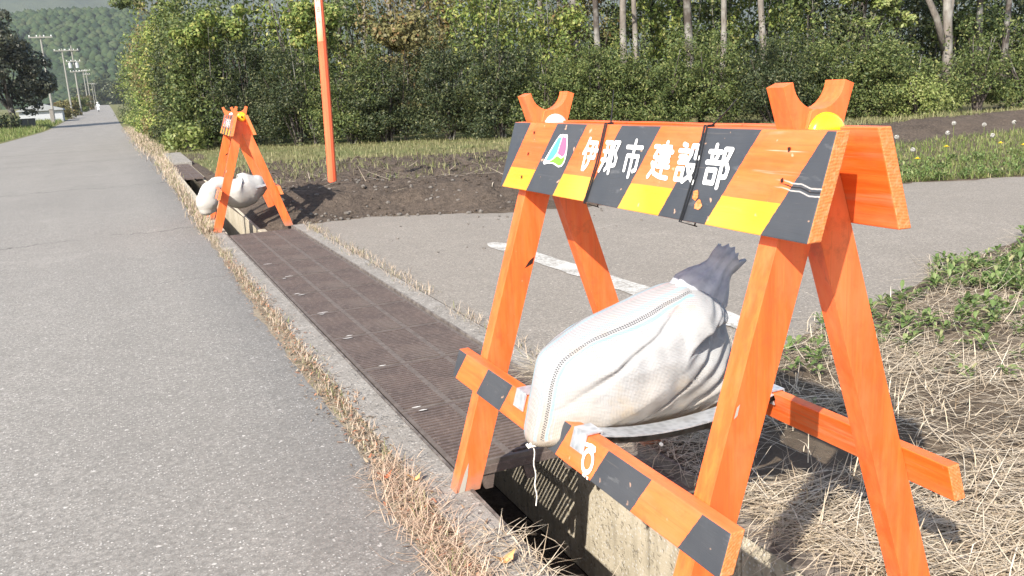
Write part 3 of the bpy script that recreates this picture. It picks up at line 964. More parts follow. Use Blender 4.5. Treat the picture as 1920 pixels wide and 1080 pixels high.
XC = 1.0755
bar = make_barricade()
bar.location = (XC, 1.646, .002)
tag(bar, 'near orange wooden barricade with white lettering on its black striped board', 'barricade', 'barricades across the drain')
bar2 = copy_tree(bar)
bar2.location = (1.052, 8.50, -.005)
bar2.rotation_euler = (0, 0, -.042)
tag(bar2, 'smaller far orange barricade standing at the far end of the brown grates', 'barricade', 'barricades across the drain')

# ------------------------------------------------------------------ sandbags
def catmull(P, n):
    P = np.asarray(P, float); out = []
    k = len(P)
    for i in range(k):
        p0, p1, p2, p3 = P[(i - 1) % k], P[i], P[(i + 1) % k], P[(i + 2) % k]
        for j in range(n):
            t = j / n
            out.append(.5 * ((2 * p1) + (-p0 + p2) * t + (2 * p0 - 5 * p1 + 4 * p2 - p3) * t * t + (-p0 + 3 * p1 - 3 * p2 + p3) * t ** 3))
    return np.array(out)

def pillow(name, sil, yc, Tf, Tb, mat, loc, stripe_pts=None, center=None, extra=None, power=2.6):
    """a stuffed sack: closed outline in X-Z, rounded out towards both sides in Y"""
    Sx = catmull(sil, 16)
    n = len(Sx)
    c = np.array(center) if center is not None else Sx.mean(0)
    NR = 54
    V, uv = [], []
    seg = np.linalg.norm(np.roll(Sx, -1, 0) - Sx, axis=1)
    arc = np.concatenate([[0], np.cumsum(seg)[:-1]])
    if stripe_pts is not None:
        i0, i1 = stripe_pts
        a0, a1 = arc[i0 * 16], arc[i1 * 16]
        uu = (arc - a0) / (a1 - a0)
    else:
        uu = arc / arc[-1]
    rad = np.linalg.norm(Sx - c, axis=1)
    for side, T in ((-1, Tf), (1, Tb)):
        for j in range(NR + 1):
            r = math.sin(math.pi / 2 * j / NR)
            d = T * (1 - r ** power) ** .5
            for i in range(n):
                p = c + (Sx[i] - c) * r
                y = yc + side * d
                q = np.array([p[0], y, p[1]])
                if extra is not None: q = extra(q, r, side, i / n)
                V.append(q)
                uv.append((uu[i] if side < 0 or True else -1, (1 - r) * rad[i] + (0 if side < 0 else .0)))
    F = []
    for sd in range(2):
        o = sd * (NR + 1) * n
        for j in range(NR):
            for i in range(n):
                i2 = (i + 1) % n
                a, b, cc, dd = o + j * n + i, o + j * n + i2, o + (j + 1) * n + i2, o + (j + 1) * n + i
                F.append((a, dd, cc, b) if sd == 0 else (a, b, cc, dd))
    V = np.array(V) - np.array(loc)
    me = new_mesh(name, V, np.array(F, np.int32), mat, True, None, uv)
    bm = bmesh.new(); bm.from_mesh(me); bmesh.ops.remove_doubles(bm, verts=bm.verts, dist=1e-5); bmesh.ops.recalc_face_normals(bm, faces=bm.faces); bm.to_mesh(me); bm.free()
    me.polygons.foreach_set('use_smooth', np.ones(len(me.polygons), bool))
    return link(name, me, None, loc)

# outline of the near bag, clockwise from its hem corner over the front rail
SIL = [(.764, .318), (.773, .37), (.784, .42), (.797, .465), (.815, .500), (.855, .527), (.910, .552), (.98, .574), (1.05, .592), (1.12, .610),
       (1.18, .622), (1.232, .606), (1.270, .570), (1.290, .528), (1.296, .48), (1.310, .42), (1.322, .36), (1.304, .314), (1.22, .303), (1.12, .298), (1.0, .297), (.90, .298), (.83, .300), (.785, .300)]
flapline = np.array([(1.10, .505), (1.15, .530), (1.21, .545), (1.27, .535), (1.30, .515)])
def nearbag(q, r, side, f):
    x, y, z = q
    nv = Vector((x * 9, y * 9, z * 9))
    q[1] += side * .012 * mnoise.noise(nv) * (1 - r ** 6)
    # long soft pulls in the cloth running from the hem to the neck, plus small crumples
    t_ = (z - .30) - .55 * (x - .76)
    w_ = abs(mnoise.noise(Vector((x * 3.0, t_ * 22, 3.3))))
    q[1] -= side * .010 * (1 - min(1, w_ * 5)) * (1 - r ** 8)
    q[1] += side * .004 * mnoise.noise(nv * 3.2) * (1 - r ** 8)
    q[0] += .006 * mnoise.noise(nv + Vector((7, 0, 0)))
    q[2] += .006 * mnoise.noise(nv + Vector((0, 9, 0)))
    # creases fanning out of the tied neck
    dx, dz = x - 1.27, z - .66
    dist = math.hypot(dx, dz)
    an = math.atan2(dz, dx)
    q[1] += side * .010 * math.sin(an * 26) * math.exp(-dist / .09) * (1 - r ** 8)
    # long slack creases at the right
    if x > 1.08:
        k = min(1, (x - 1.08) / .12)
        q[1] += side * .0055 * k * math.sin(z * 150 - x * 95 + 2 * mnoise.noise(nv * .6)) * (1 - r ** 8)
    if side < 0:
        # slack cloth folded over: proud above the fold line, tucked in just below it
        zl = np.interp(x, flapline[:, 0], flapline[:, 1])
        k = max(0, min(1, (x - 1.09) / .07))
        dzl = z - zl
        sm = 1 / (1 + math.exp(-dzl / .004))
        up_ = -.036 * math.exp(-max(dzl, 0) / .08); dn_ = .034 * math.exp(min(dzl, 0) / .05)
        q[1] += (up_ * sm + dn_ * (1 - sm)) * k * max(0, 1 - r ** 8)
        q[2] -= .012 * k * sm * math.exp(-abs(dzl) / .02) * max(0, 1 - r ** 8)
    return q
bag = pillow('sandbag', SIL, 1.70, .160, .16, M_BAG, (1.05, 1.70, .29), stripe_pts=(0, 10), center=(1.07, .455), extra=nearbag, power=2.0)
tag(bag, 'plump white woven sandbag with blue striped edge on the near barricade straps', 'sandbag')
# gathered neck
V, F = [], []
n, NJ = 40, 9
axis = [Vector((1.195, 1.70, .545)), Vector((1.232, 1.69, .597)), Vector((1.250, 1.685, .618)), Vector((1.264, 1.68, .636)), Vector((1.276, 1.675, .652)), Vector((1.288, 1.67, .668)), Vector((1.300, 1.665, .682))]
rad = [.078, .074, .058, .043, .036, .039, .040]
for j, (p, r) in enumerate(zip(axis, rad)):
    f = j / (len(axis) - 1)
    t = (axis[min(j + 1, 6)] - axis[max(j - 1, 0)]).normalized()
    a = Vector((0, 1, 0)); b = t.cross(a)
    for i in range(n):
        an = 2 * math.pi * i / n
        fl = 1 + .13 * math.sin(an * 11 + f * 2) * min(1, .25 + f * 2) + .15 * f * math.sin(an * 4 + 1)
        top = (.008 * math.sin(an * 3 + .7) + .006 * math.sin(an * 13)) if j == 6 else 0
        V.append(p + (a * math.cos(an) * .8 + b * math.sin(an)) * r * fl + t * top)
for j in range(len(axis) - 1):
    for i in range(n):
        i2 = (i + 1) % n
        F.append((j * n + i, j * n + i2, (j + 1) * n + i2, (j + 1) * n + i))
nk = new_mesh('gathered_neck', [v - Vector((1.05, 1.70, .29)) for v in V], F, M_NECK, True)
nko = link('gathered_neck', nk, bag)
sld = nko.modifiers.new('solid', 'SOLIDIFY'); sld.thickness = .002
mb = MB()
mb.tube([(-.281 + .002 * math.sin(k * 1.3), -.012, .010 - k * .011) for k in range(14)], .0014, 6)
for k in range(5):
    a = -.296 + k * .008
    mb.tube([(a, -.008, .020), (a + .003, -.014, .013), (a + .009, -.014, .015)], .0034, 6)
mb.build('hem_thread', M_THREAD, bag)

# the far bag hangs over the front rail of its barricade
def sweep_bag(name, pts, loc):
    V, F = [], []
    n = 28
    pts = [(Vector(p), a, b) for p, a, b in pts]
    # resample
    P = []
    for i in range(len(pts) - 1):
        p0 = pts[max(i - 1, 0)][0]; p1 = pts[i][0]; p2 = pts[i + 1][0]; p3 = pts[min(i + 2, len(pts) - 1)][0]
        for j in range(6):
            t = j / 6
            q = .5 * ((2 * p1) + (p2 - p0) * t + (2 * p0 - 5 * p1 + 4 * p2 - p3) * t * t + (3 * p1 - p0 - 3 * p2 + p3) * t ** 3)
            s_ = t * t * (3 - 2 * t)
            P.append((q, pts[i][1] * (1 - s_) + pts[i + 1][1] * s_, pts[i][2] * (1 - s_) + pts[i + 1][2] * s_))
    P.append(pts[-1])
    for j, (p, ra, rb) in enumerate(P):
        t = (P[min(j + 1, len(P) - 1)][0] - P[max(j - 1, 0)][0]).normalized()
        a = Vector((0, 1, 0)); b = t.cross(a).normalized()
        for i in range(n):
            an = 2 * math.pi * i / n
            q = p + a * ra * math.copysign(abs(math.cos(an)) ** .8, math.cos(an)) + b * rb * math.copysign(abs(math.sin(an)) ** .8, math.sin(an))
            nz = (mnoise.noise(q * 8) * .012 + (abs(mnoise.noise(Vector((q.x * 16, q.y * 9, q.z * 16)))) - .2) * .014) * min(1, ra / .06)
            V.append(q + (q - p).normalized() * nz - Vector(loc))
    m_ = len(P)
    for j in range(m_ - 1):
        for i in range(n):
            i2 = (i + 1) % n
            F.append((j * n + i, j * n + i2, (j + 1) * n + i2, (j + 1) * n + i))
    F.append(tuple(range(n))[::-1]); F.append(tuple((m_ - 1) * n + k for k in range(n)))
    me = new_mesh(name, V, F, M_BAG2, True, None, [(0, 1)] * len(V))
    bm = bmesh.new(); bm.from_mesh(me); bmesh.ops.recalc_face_normals(bm, faces=bm.faces); bm.to_mesh(me); bm.free()
    return link(name, me, None, loc)
fb = sweep_bag('sandbag', [((1.30, 8.52, .335), .02, .015), ((1.265, 8.52, .34), .05, .045), ((1.19, 8.52, .335), .12, .10), ((1.09, 8.50, .315), .16, .15), ((.99, 8.47, .300), .16, .155),
                          ((.885, 8.44, .372), .11, .060), ((.80, 8.42, .385), .11, .060), ((.735, 8.42, .315), .13, .085), ((.705, 8.42, .235), .14, .092), ((.705, 8.42, .15), .11, .065), ((.71, 8.42, .12), .03, .02)], (1.0, 8.5, .2))
tag(fb, 'off white sandbag slumped over the low rail of the far barricade', 'sandbag')

# ------------------------------------------------------------------ orange pole
pole = MB()
NS = 6
tilt = .020
pts = [(tilt * z + (.012 * math.sin(z * .9)), 0, z) for z in (-.05, .6, 1.2, 1.9, 2.6, 3.4, 4.2)]
pole.tube(pts, [.051, .052, .052, .051, .050, .049, .048], 10)
M_POLE = Mat('orange_pole_paint', .5, .4)
M_POLE.color(M_POLE.mix(M_POLE.ramp(M_POLE.noise(M_POLE.scale(M_POLE.obj(), (6, 6, 1)), 2, 4), .4, .7), (.78, .15, .06), (.74, .105, .04)))
M_POLE = M_POLE.m
po = pole.build('marker_pole', M_POLE, None, smooth=False, loc=(2.29, 10.35, .03))
tag(po, 'tall leaning orange pole with faded label standing in dark soil', 'pole')
V, F = [], []
NA_ = 6
for k, z in enumerate(np.linspace(1.70, 2.25, 6)):
    cx_ = tilt * z + .012 * math.sin(z * .9)
    for i in range(NA_):
        a = math.radians(200 + 75 * i / (NA_ - 1))
        V.append((cx_ + .0535 * math.cos(a), .0535 * math.sin(a), z))
for k in range(5):
    for i in range(NA_ - 1):
        a = k * NA_ + i
        F.append((a, a + 1, a + NA_ + 1, a + NA_))
M_LABEL = Mat('faded_label', .6, .3)
M_LABEL.color(M_LABEL.mix(M_LABEL.ramp(M_LABEL.sep(M_LABEL.obj())[2], 1.72, 2.0), (.76, .26, .13), (.72, .46, .38)))
lb = link('faded_label', new_mesh('faded_label', V, F, M_LABEL.m), po)
def on_pole(s, t, d=0):
    a = math.radians(238) + s / .055
    z = t
    cx_ = tilt * z + .012 * math.sin(z * .9)
    return Vector((cx_ + (.0545 + d) * math.cos(a), (.0545 + d) * math.sin(a), z))
M_INK = flat('faded_red_ink', (.30, .11, .10), .7)
for lines, cell, wd in (([[(0.1, 0), (0.1, .8)], [(.7, .1), (.8, 1)]], (-.012, 2.13, .03, .075), .0035), ([[(0, 0), (0, 1), (1, 1), (1, 0), (0, 0)], [(0, .5), (1, .5)]], (-.010, 2.025, .022, .05), .003), ([[(.4, 1), (.6, .85)], [(.2, .8), (.2, .4), (.9, .4), (.8, .1), (.4, 0)]], (-.010, 1.90, .024, .055), .0025)):
    mb = MB(); strokes(mb, lines, cell, wd, on_pole, .0005); mb.build('lettering', M_INK, lb)

# ------------------------------------------------------------------ soil field
def soil_inside(x, y):
    yn = np.interp(x, [1.2, 1.47, 2.12, 3.2, 4.24, 5.6, 6.9, 8.2, 10, 14, 30], [8.2, 8.0, 7.98, 7.3, 6.95, 6.6, 7.2, 8.3, 9.2, 9.5, 9.5])
    yf = np.interp(x, [1.2, 2.5, 4, 6, 8, 10, 15, 30], [15.0, 15.5, 15.2, 14.0, 13.2, 12.6, 11.4, 11.0])
    return yn, yf
def soil_h(X, Y):
    yn, yf = soil_inside(X, Y)
    d = np.minimum.reduce([(Y - yn), (yf - Y), (X - (1.16 + .018 * (Y - 8)))])
    e = np.clip(d / .5, -.25, 1)
    bank = .20 * np.clip((Y - yn) / .85, 0, 1) ** .8 * np.clip(1.15 - (Y - yn - .8) / 2.6, .3, 1)
    n1 = fbm(X, Y, .9, 3.0, 3) * .06
    n2 = fbm(X, Y, 5.5, 8.0, 4) * .055
    return np.where(d < 0, -.02 + e * .1, .008 + (bank + .35 * np.abs(n1) + n1 * .3 + np.clip(n2, -.03, .09)) * np.clip(e, 0, 1))
sxs = np.concatenate([np.arange(1.1, 9, .055), np.arange(9, 30, .35)])
sys_ = np.concatenate([np.arange(6.4, 12, .055), np.arange(12, 16.2, .11)])
_X, _Y = np.meshgrid(sxs, sys_)
_H = soil_h(_X, _Y)
me = grid_mesh('soil_bed', sxs, sys_, lambda X, Y: _H, M_SOIL)
tag(link('soil_bed', me), kind='structure')
def soil_z(x, y):
    i = int(np.clip(np.searchsorted(sxs, x) - 1, 0, len(sxs) - 2)); j = int(np.clip(np.searchsorted(sys_, y) - 1, 0, len(sys_) - 2))
    return float(max(_H[j, i], 0))

# loose stones and clods on the soil
def lumps(name, spots, mat, label, cat):
    V, F = [], []
    ico = bmesh.new(); bmesh.ops.create_icosphere(ico, subdivisions=1, radius=1)
    iv = np.array([v.co[:] for v in ico.verts]); fi = np.array([[v.index for v in f.verts] for f in ico.faces])
    ico.free()
    for k, (x, y, z, r) in enumerate(spots):
        j = iv * (1 + rng.uniform(-.28, .28, (len(iv), 1))) * r * rng.uniform(.6, 1.2, 3) * np.array([1, 1, .7])
        V.append(j + [x, y, z + r * .3]); F.append(fi + k * len(iv))
    o = link(name, new_mesh(name, np.concatenate(V), np.concatenate(F).astype(np.int32), mat))
    return tag(o, label, cat, kind='stuff')
sp = []
for _ in range(1700):
    x = 1.3 + abs(rng.normal(0, 1)) * 3.2; yn, yf = soil_inside(x, 0)
    y = yn + rng.uniform(0, 1) ** 1.6 * (yf - yn)
    sp.append((x, y, soil_z(x, y), rng.uniform(.008, .026) * (.7 + .1 * (y - 7))))
lumps('soil_clods', sp, M_SOIL, 'dark crumbly clods lying over the tilled soil', 'soil')
sp = []
for _ in range(190):
    x = 1.5 + abs(rng.normal(0, 1)) * 2.6; yn, yf = soil_inside(x, 0)
    y = yn - .12 + abs(rng.normal(0, .5)) * (1 if rng.random() < .5 else 3.0)
    sp.append((x, y, soil_z(x, y), rng.uniform(.008, .03)))
for u in np.linspace(1.55, 2.6, 9):
    sp.append((u + rng.uniform(-.05, .05), np.interp(u, FAR[:, 0], FAR[:, 1]) + rng.uniform(-.04, .08), .004, rng.uniform(.012, .030)))
for _ in range(60):
    sp.append((rng.uniform(1.5, 7), rng.uniform(5.6, 7.2), .005, rng.uniform(.006, .016)))
lumps('loose_stones', sp, M_STONE, 'small pale stones scattered along the edge of the soil', 'stones')

# ------------------------------------------------------------------ blades and leaves
def blades(base, length, width, az, lean, curl):
    """ribbons of two segments: base (n,3); lean = tilt from vertical (rad); curl adds tilt along the blade"""
    n = len(base)
    d = np.stack([np.cos(az), np.sin(az)], -1)
    sd = np.stack([-np.sin(az), np.cos(az), np.zeros(n)], -1) * (width / 2)[:, None]
    def step(a): return np.concatenate([d * np.sin(a)[:, None], np.cos(a)[:, None]], 1)
    p0 = base; p1 = p0 + step(lean) * (length * .5)[:, None]; p2 = p1 + step(lean + curl) * (length * .5)[:, None]
    V = np.stack([p0 - sd, p0 + sd, p1 - sd * .85, p1 + sd * .85, p2 - sd * .15, p2 + sd * .15], 1).reshape(-1, 3)
    o = np.arange(n)[:, None] * 6
    F = np.concatenate([o + [0, 1, 3, 2], o + [2, 3, 5, 4]], 0)
    return V, F
def blade_obj(name, args, mat, label, cat):
    V, F = blades(*args)
    return tag(link(name, new_mesh(name, V, F.astype(np.int32), mat)), label, cat, kind='stuff')

# dry grass strip along the road edge
N = 9000
y = rng.uniform(1.0, 8.2, N) ** 1.0
clump = np.array([mnoise.noise(Vector((2, t * 2.6, 1))) for t in y])
keep = rng.uniform(-.5, .6, N) < clump + .02
y = y[keep]; n = len(y)
xc = np.interp(y, [1, 1.8, 2.5, 4.5, 8], [.54, .595, .62, .635, .66])
base = np.stack([xc + rng.normal(0, .024, n), y, np.full(n, .002)], -1)
ln = rng.uniform(.015, .062, n) * np.interp(y, [1, 3, 8], [.8, .85, 1.05])
blade_obj('dry_grass', (base, ln, rng.uniform(.0018, .004, n), rng.uniform(0, 6.28, n), rng.uniform(.3, 1.45, n), rng.uniform(0, .8, n)), M_DRYGRASS, 'dry yellow grass tufts growing between the road edge and the drain', 'grass')
# crumbled leaf litter between the tufts
N = 2600
y = rng.uniform(.9, 6.5, N); xc = np.interp(y, [1, 1.8, 2.5, 4.5, 8], [.55, .60, .62, .63, .65])
base = np.stack([xc + rng.normal(0, .035, N), y, rng.uniform(.004, .012, N)], -1)
blade_obj('leaf_litter', (base, rng.uniform(.008, .028, N), rng.uniform(.003, .009, N), rng.uniform(0, 6.28, N), np.clip(rng.normal(1.4, .2, N), .6, 1.7), rng.uniform(-.3, .6, N)), M_LITTER2, 'brown crumbled leaf litter along the road edge', 'litter')
# bleached tangle at the very front
N = 2000
y = rng.uniform(.9, 2.45, N); xc = np.interp(y, [.9, 1.8, 2.55], [.56, .59, .615])
base = np.stack([xc + rng.normal(0, .045, N), y, rng.uniform(.002, .015, N)], -1)
blade_obj('bleached_grass', (base, rng.uniform(.02, .10, N), rng.uniform(.0014, .0030, N), rng.uniform(0, 6.28, N), np.clip(rng.normal(1.25, .25, N), .4, 1.6), rng.uniform(-.3, .5, N)), M_DRYPINK, 'bleached straw coloured grass matted at the near road edge', 'grass')
# weeds on the right lip
N = 3600
y = rng.uniform(2.7, 8.0, N)
clump = np.array([mnoise.noise(Vector((9, t * 2.2, 1))) for t in y])
y = y[rng.uniform(-.4, .6, N) < clump - .02]; n = len(y)
base = np.stack([1.475 + rng.normal(0, .03, n), y, np.full(n, .004)], -1)
blade_obj('dry_grass', (base, rng.uniform(.02, .075, n), rng.uniform(.0018, .004, n), rng.uniform(0, 6.28, n), rng.uniform(.2, 1.3, n), rng.uniform(0, .9, n)), M_DRYGRASS, 'sparse dry tufts between the right lip of the drain and the side road', 'grass')
# road edge beyond the far barricade
N = 9000
y = 8 + rng.uniform(0, 1, N) ** 1.6 * 60
xr = np.interp(y, [8, 14, 22, 60, 70], [.66, .74, .95, 1.1, 1.1])
base = np.stack([xr + rng.normal(0, .10, N) * np.interp(y, [8, 14, 25], [.3, .4, 1.6]), y, zr(y)], -1)
blade_obj('dry_grass', (base, rng.uniform(.05, .16, N) * np.interp(y, [8, 40], [.7, 1.5]), rng.uniform(.006, .012, N) * np.interp(y, [8, 60], [.7, 2.5]), rng.uniform(0, 6.28, N), rng.uniform(.1, 1.2, N), rng.uniform(0, .8, N)), M_DRYGRASS, 'dry verge grass running along the road below the roadside hedge', 'grass')

# straw mat in the right foreground
def straw_ok(x, y):
    yn = np.interp(x, NEAR[:, 0], NEAR[:, 1])
    return y < yn - .02 + .12 * np.sin(x * 5)
N = 60000
x = 1.385 + rng.uniform(0, 1, N) ** 1.5 * 5.5; y = rng.uniform(-.1, 4.1, N)
pat = np.array([mnoise.noise(Vector((a * 1.9, b * 1.9, 4))) for a, b in zip(x, y)])
green = np.exp(-(((x - 4.2) / 1.3) ** 2 + ((y - 2.95) / .45) ** 2))
k = straw_ok(x, y) & (rng.uniform(-.42, .22, N) < pat) & (rng.uniform(0, 1, N) > green * .75)
x, y = x[k], y[k]; n = len(x)
az = np.where(rng.random(n) < .55, rng.normal(2.75, .5, n), rng.uniform(0, 6.28, n)) + (rng.random(n) < .5) * math.pi
base = np.stack([x, y, rng.uniform(.002, .04, n)], -1)
lean = np.clip(rng.normal(1.50, .14, n), .9, 1.66)
blade_obj('straw', (base, rng.uniform(.06, .30, n), rng.uniform(.0012, .0036, n), az, lean, rng.normal(.12, .32, n)), M_STRAW, 'flattened dry straw matted over the ground beside the near barricade', 'straw')
# short matted litter between the stems and over the lip of the drain
N = 30000
x = 1.36 + rng.uniform(0, 1, N) ** 1.6 * 4.5; y = rng.uniform(0, 3.9, N)
pat = np.array([mnoise.noise(Vector((a * 1.9, b * 1.9, 4))) for a, b in zip(x, y)])
k = straw_ok(x, y) & (rng.uniform(-.5, .2, N) < pat); x, y = x[k], y[k]; n = len(x)
blade_obj('straw', (np.stack([x, y, rng.uniform(.001, .02, n)], -1), rng.uniform(.015, .07, n), rng.uniform(.0015, .005, n), rng.uniform(0, 6.28, n), np.clip(rng.normal(1.45, .2, n), .6, 1.6), rng.normal(.15, .4, n)), M_LITTER, 'crumbled straw litter between the matted stems', 'straw')
N = 900
y = np.concatenate([rng.uniform(.9, 2.25, N // 2), rng.uniform(.8, 1.9, N - N // 2)]); x = np.concatenate([rng.normal(1.385, .03, N // 2), rng.normal(.735, .03, N - N // 2)])
blade_obj('straw', (np.stack([x, y, rng.uniform(.008, .02, N)], -1), rng.uniform(.03, .14, N), rng.uniform(.0014, .003, N), rng.uniform(0, 6.28, N), np.clip(rng.normal(1.45, .15, N), .8, 1.75), rng.normal(.25, .3, N)), M_STRAW, 'loose straw strands fallen across both edges of the open drain', 'straw')
# upright broken stalks in the mat
N = 2600
x = 1.47 + rng.uniform(0, 1, N) ** 1.3 * 5; y = rng.uniform(.2, 3.9, N)
k = straw_ok(x, y); x, y = x[k], y[k]; n = len(x)
blade_obj('dry_stalks', (np.stack([x, y, np.full(n, .002)], -1), rng.uniform(.03, .11, n), rng.uniform(.002, .004, n), rng.uniform(0, 6.28, n), rng.uniform(0, .9, n), rng.uniform(0, 1.0, n)), M_STRAW, 'broken dry stalks sticking up through the straw mat', 'stalks')

def leaf_rosettes(name, spots, mat, label, kind='stuff', cat='weeds', nl=(7, 13), loc=None):
    """low leafy weeds: each leaf a creased diamond of four quads"""
    V, F = [], []
    k = 0
    for (x, y, z, R) in spots:
        for _ in range(rng.integers(*nl)):
            az = rng.uniform(0, 6.28); el = rng.uniform(.1, 1.1); L = R * rng.uniform(.6, 1.1); W = L * rng.uniform(.28, .42)
            d = np.array([math.cos(az) * math.cos(el), math.sin(az) * math.cos(el), math.sin(el)]); s = np.array([-math.sin(az), math.cos(az), 0])
            b = np.array([x, y, z]) + d * R * .15 + [0, 0, rng.uniform(0, R * .8)]
            u_ = np.array([0, 0, 1.0])
            m1 = b + d * L * .35; m2 = b + d * L * .72 - u_ * L * .05; t = b + d * L - u_ * L * .22
            V += [b, m1 - s * W * .5 + u_ * W * .18, m1, m1 + s * W * .5 + u_ * W * .18, m2 - s * W * .42 + u_ * W * .1, m2, m2 + s * W * .42 + u_ * W * .1, t]
            F += [(k, k + 2, k + 1, k + 1), (k, k + 3, k + 2, k + 2), (k + 1, k + 2, k + 5, k + 4), (k + 2, k + 3, k + 6, k + 5), (k + 4, k + 5, k + 7, k + 7), (k + 5, k + 6, k + 7, k + 7)]
            k += 8
    F = [tuple(dict.fromkeys(f)) for f in F]
    V = np.array(V)
    if loc is not None: V = V - np.array(loc)
    o = link(name, new_mesh(name, V, F, mat), loc=loc)
    return tag(o, label, cat, kind=kind) if kind else tag(o, label, cat)
sp = []
for _ in range(1300):
    x = rng.normal(4.3, 1.0); y = rng.normal(2.92 + .17 * (x - 4), .27)
    if straw_ok(x, y) and mnoise.noise(Vector((x * 2.6, y * 2.6, 9))) > -.12: sp.append((x, y, .01, rng.uniform(.022, .064)))
for _ in range(40):
    x = rng.uniform(1.9, 5.5); y = rng.uniform(1.8, 3.2)
    if straw_ok(x, y): sp.append((x, y, .01, rng.uniform(.02, .04)))
leaf_rosettes('green_weeds', sp, M_WEED, 'bright green leafy weeds spreading over straw beside the side road')
for (x, y, R, lab) in ((1.93, 2.36, .085, 'small pale green weed growing through straw behind the near barricade'), (2.62, 1.62, .10, 'thin yellow green seedling standing in straw right of the near barricade')):
    leaf_rosettes('weed_plant', [(x, y, .005, R), (x + .03, y + .02, .02, R * .8), (x - .04, y + .03, .01, R * .8)], M_WEED, lab, None, 'weed', loc=(x, y, .005))

# clover verge across the side road with dandelions
def verge_spot():
    x = rng.uniform(6.0, 16); yn = np.interp(x, FAR[:, 0], FAR[:, 1]); yf = np.interp(x, [6, 6.9, 8.2, 10, 14, 30], [6.5, 7.3, 8.5, 9.3, 9.6, 9.6])
    return x, yn + .04 + rng.uniform(0, 1) ** 1.25 * max(.02, yf - yn)
S_ = np.array([verge_spot() for _ in range(26000)])
base = np.stack([S_[:, 0], S_[:, 1], np.full(len(S_), .002)], -1); n = len(base)
blade_obj('verge_grass', (base, rng.uniform(.03, .11, n), rng.uniform(.004, .009, n), rng.uniform(0, 6.28, n), rng.uniform(0, 1.2, n), rng.uniform(0, .9, n)), M_GREENBLADE, 'green grass on the verge across the side road', 'grass')
sp = [(*verge_spot(), .02, rng.uniform(.03, .06)) for _ in range(2600)]
sp = [s for s in sp if s[1] < np.interp(s[0], FAR[:, 0], FAR[:, 1]) + 1.6]
leaf_rosettes('clover', sp, M_WEED, 'bright clover leaves massed at the front of the verge')
# dandelions: stem, then a flower or seed head
M_YFLOWER = flat('dandelion_yellow', (.85, .62, .02), .6)
M_SEED = flat('dandelion_seed', (.40, .385, .35), .9)
def dandelion(x, y, h, seed, label):
    t = empty('dandelion', (x, y, 0), label=label, cat='dandelion', group='dandelions on the verge')
    mb = MB(); mb.tube([(0, 0, 0), (.01, 0, h * .5), (.012, .004, h)], .003, 5); mb.build('stem', M_GREENBLADE, t)
    mb = MB()
    if seed:
        for _ in range(60):
            d = Vector((random.gauss(0, 1), random.gauss(0, 1), random.gauss(0, 1))).normalized()
            c = Vector((.012, .004, h)); p = c + d * .026
            a = d.orthogonal().normalized(); b = d.cross(a)
            mb.add([p + a * .007, p + b * .007, p - a * .007, p - b * .007, c + d * .004], [(0, 1, 2, 3), (0, 4, 1), (2, 4, 3)])
        mb.build('seed_head', M_SEED, t)
    else:
        for ring, rr, tz in ((14, .034, .003), (10, .024, .010), (7, .013, .016)):
            for k in range(ring):
                a = 2 * math.pi * k / ring + ring
                c = Vector((.012, .004, h)); d = Vector((math.cos(a), math.sin(a), 0)); s = Vector((-d.y, d.x, 0)) * .004
                mb.add([c, c + d * rr * .6 - s + Vector((0, 0, tz)), c + d * rr + Vector((0, 0, tz * .6)), c + d * rr * .6 + s + Vector((0, 0, tz))], [(0, 1, 2, 3)])
        mb.build('flower_head', M_YFLOWER, t)
for i_, (x, y, h) in enumerate(sorted(((7.46, 6.55, .16), (8.95, 6.75, .20), (9.15, 6.62, .17), (8.35, 6.95, .2), (7.25, 7.0, .17)), key=lambda p: p[0] / p[1])):
    dandelion(x, y, h, False, '%s yellow dandelion from the barricade on the verge across the side road' % ORDS[i_])
for i_, (x, y, h) in enumerate(sorted(((8.2, 7.5, .30), (8.9, 7.4, .30), (9.7, 7.55, .34), (9.6, 7.9, .36), (10.3, 7.6, .33), (7.3, 7.35, .22), (9.4, 7.2, .24), (7.9, 7.0, .2)), key=lambda p: p[0] / p[1])):
    dandelion(x, y, h, True, '%s white dandelion seed head from the barricade above the far verge' % ORDS[i_])

# grass strip in front of the hedge and beyond the soil
def hedge_front(x): return np.interp(x, [1.3, 3.5, 4.9, 6.6, 8, 11, 15.2, 18.5, 30], [26, 22.7, 20.8, 19.4, 17.8, 16.3, 14.4, 13.3, 10.5])
X_, Y_ = [], []
for _ in range(22000):
    x = rng.uniform(1.4, 22); yf = soil_inside(x, 0)[1]
    X_.append(x); Y_.append(yf - .9 + rng.uniform(0, 1) * (hedge_front(x) - yf + 1.4))
base = np.stack([X_, Y_, np.full(len(X_), .01)], -1); n = len(base)
blade_obj('verge_grass', (base, rng.uniform(.03, .11, n), rng.uniform(.008, .016, n), rng.uniform(0, 6.28, n), rng.uniform(0, 1.2, n), rng.uniform(0, .9, n)), M_DULLBLADE, 'grass strip between the dark soil and the hedge', 'grass')
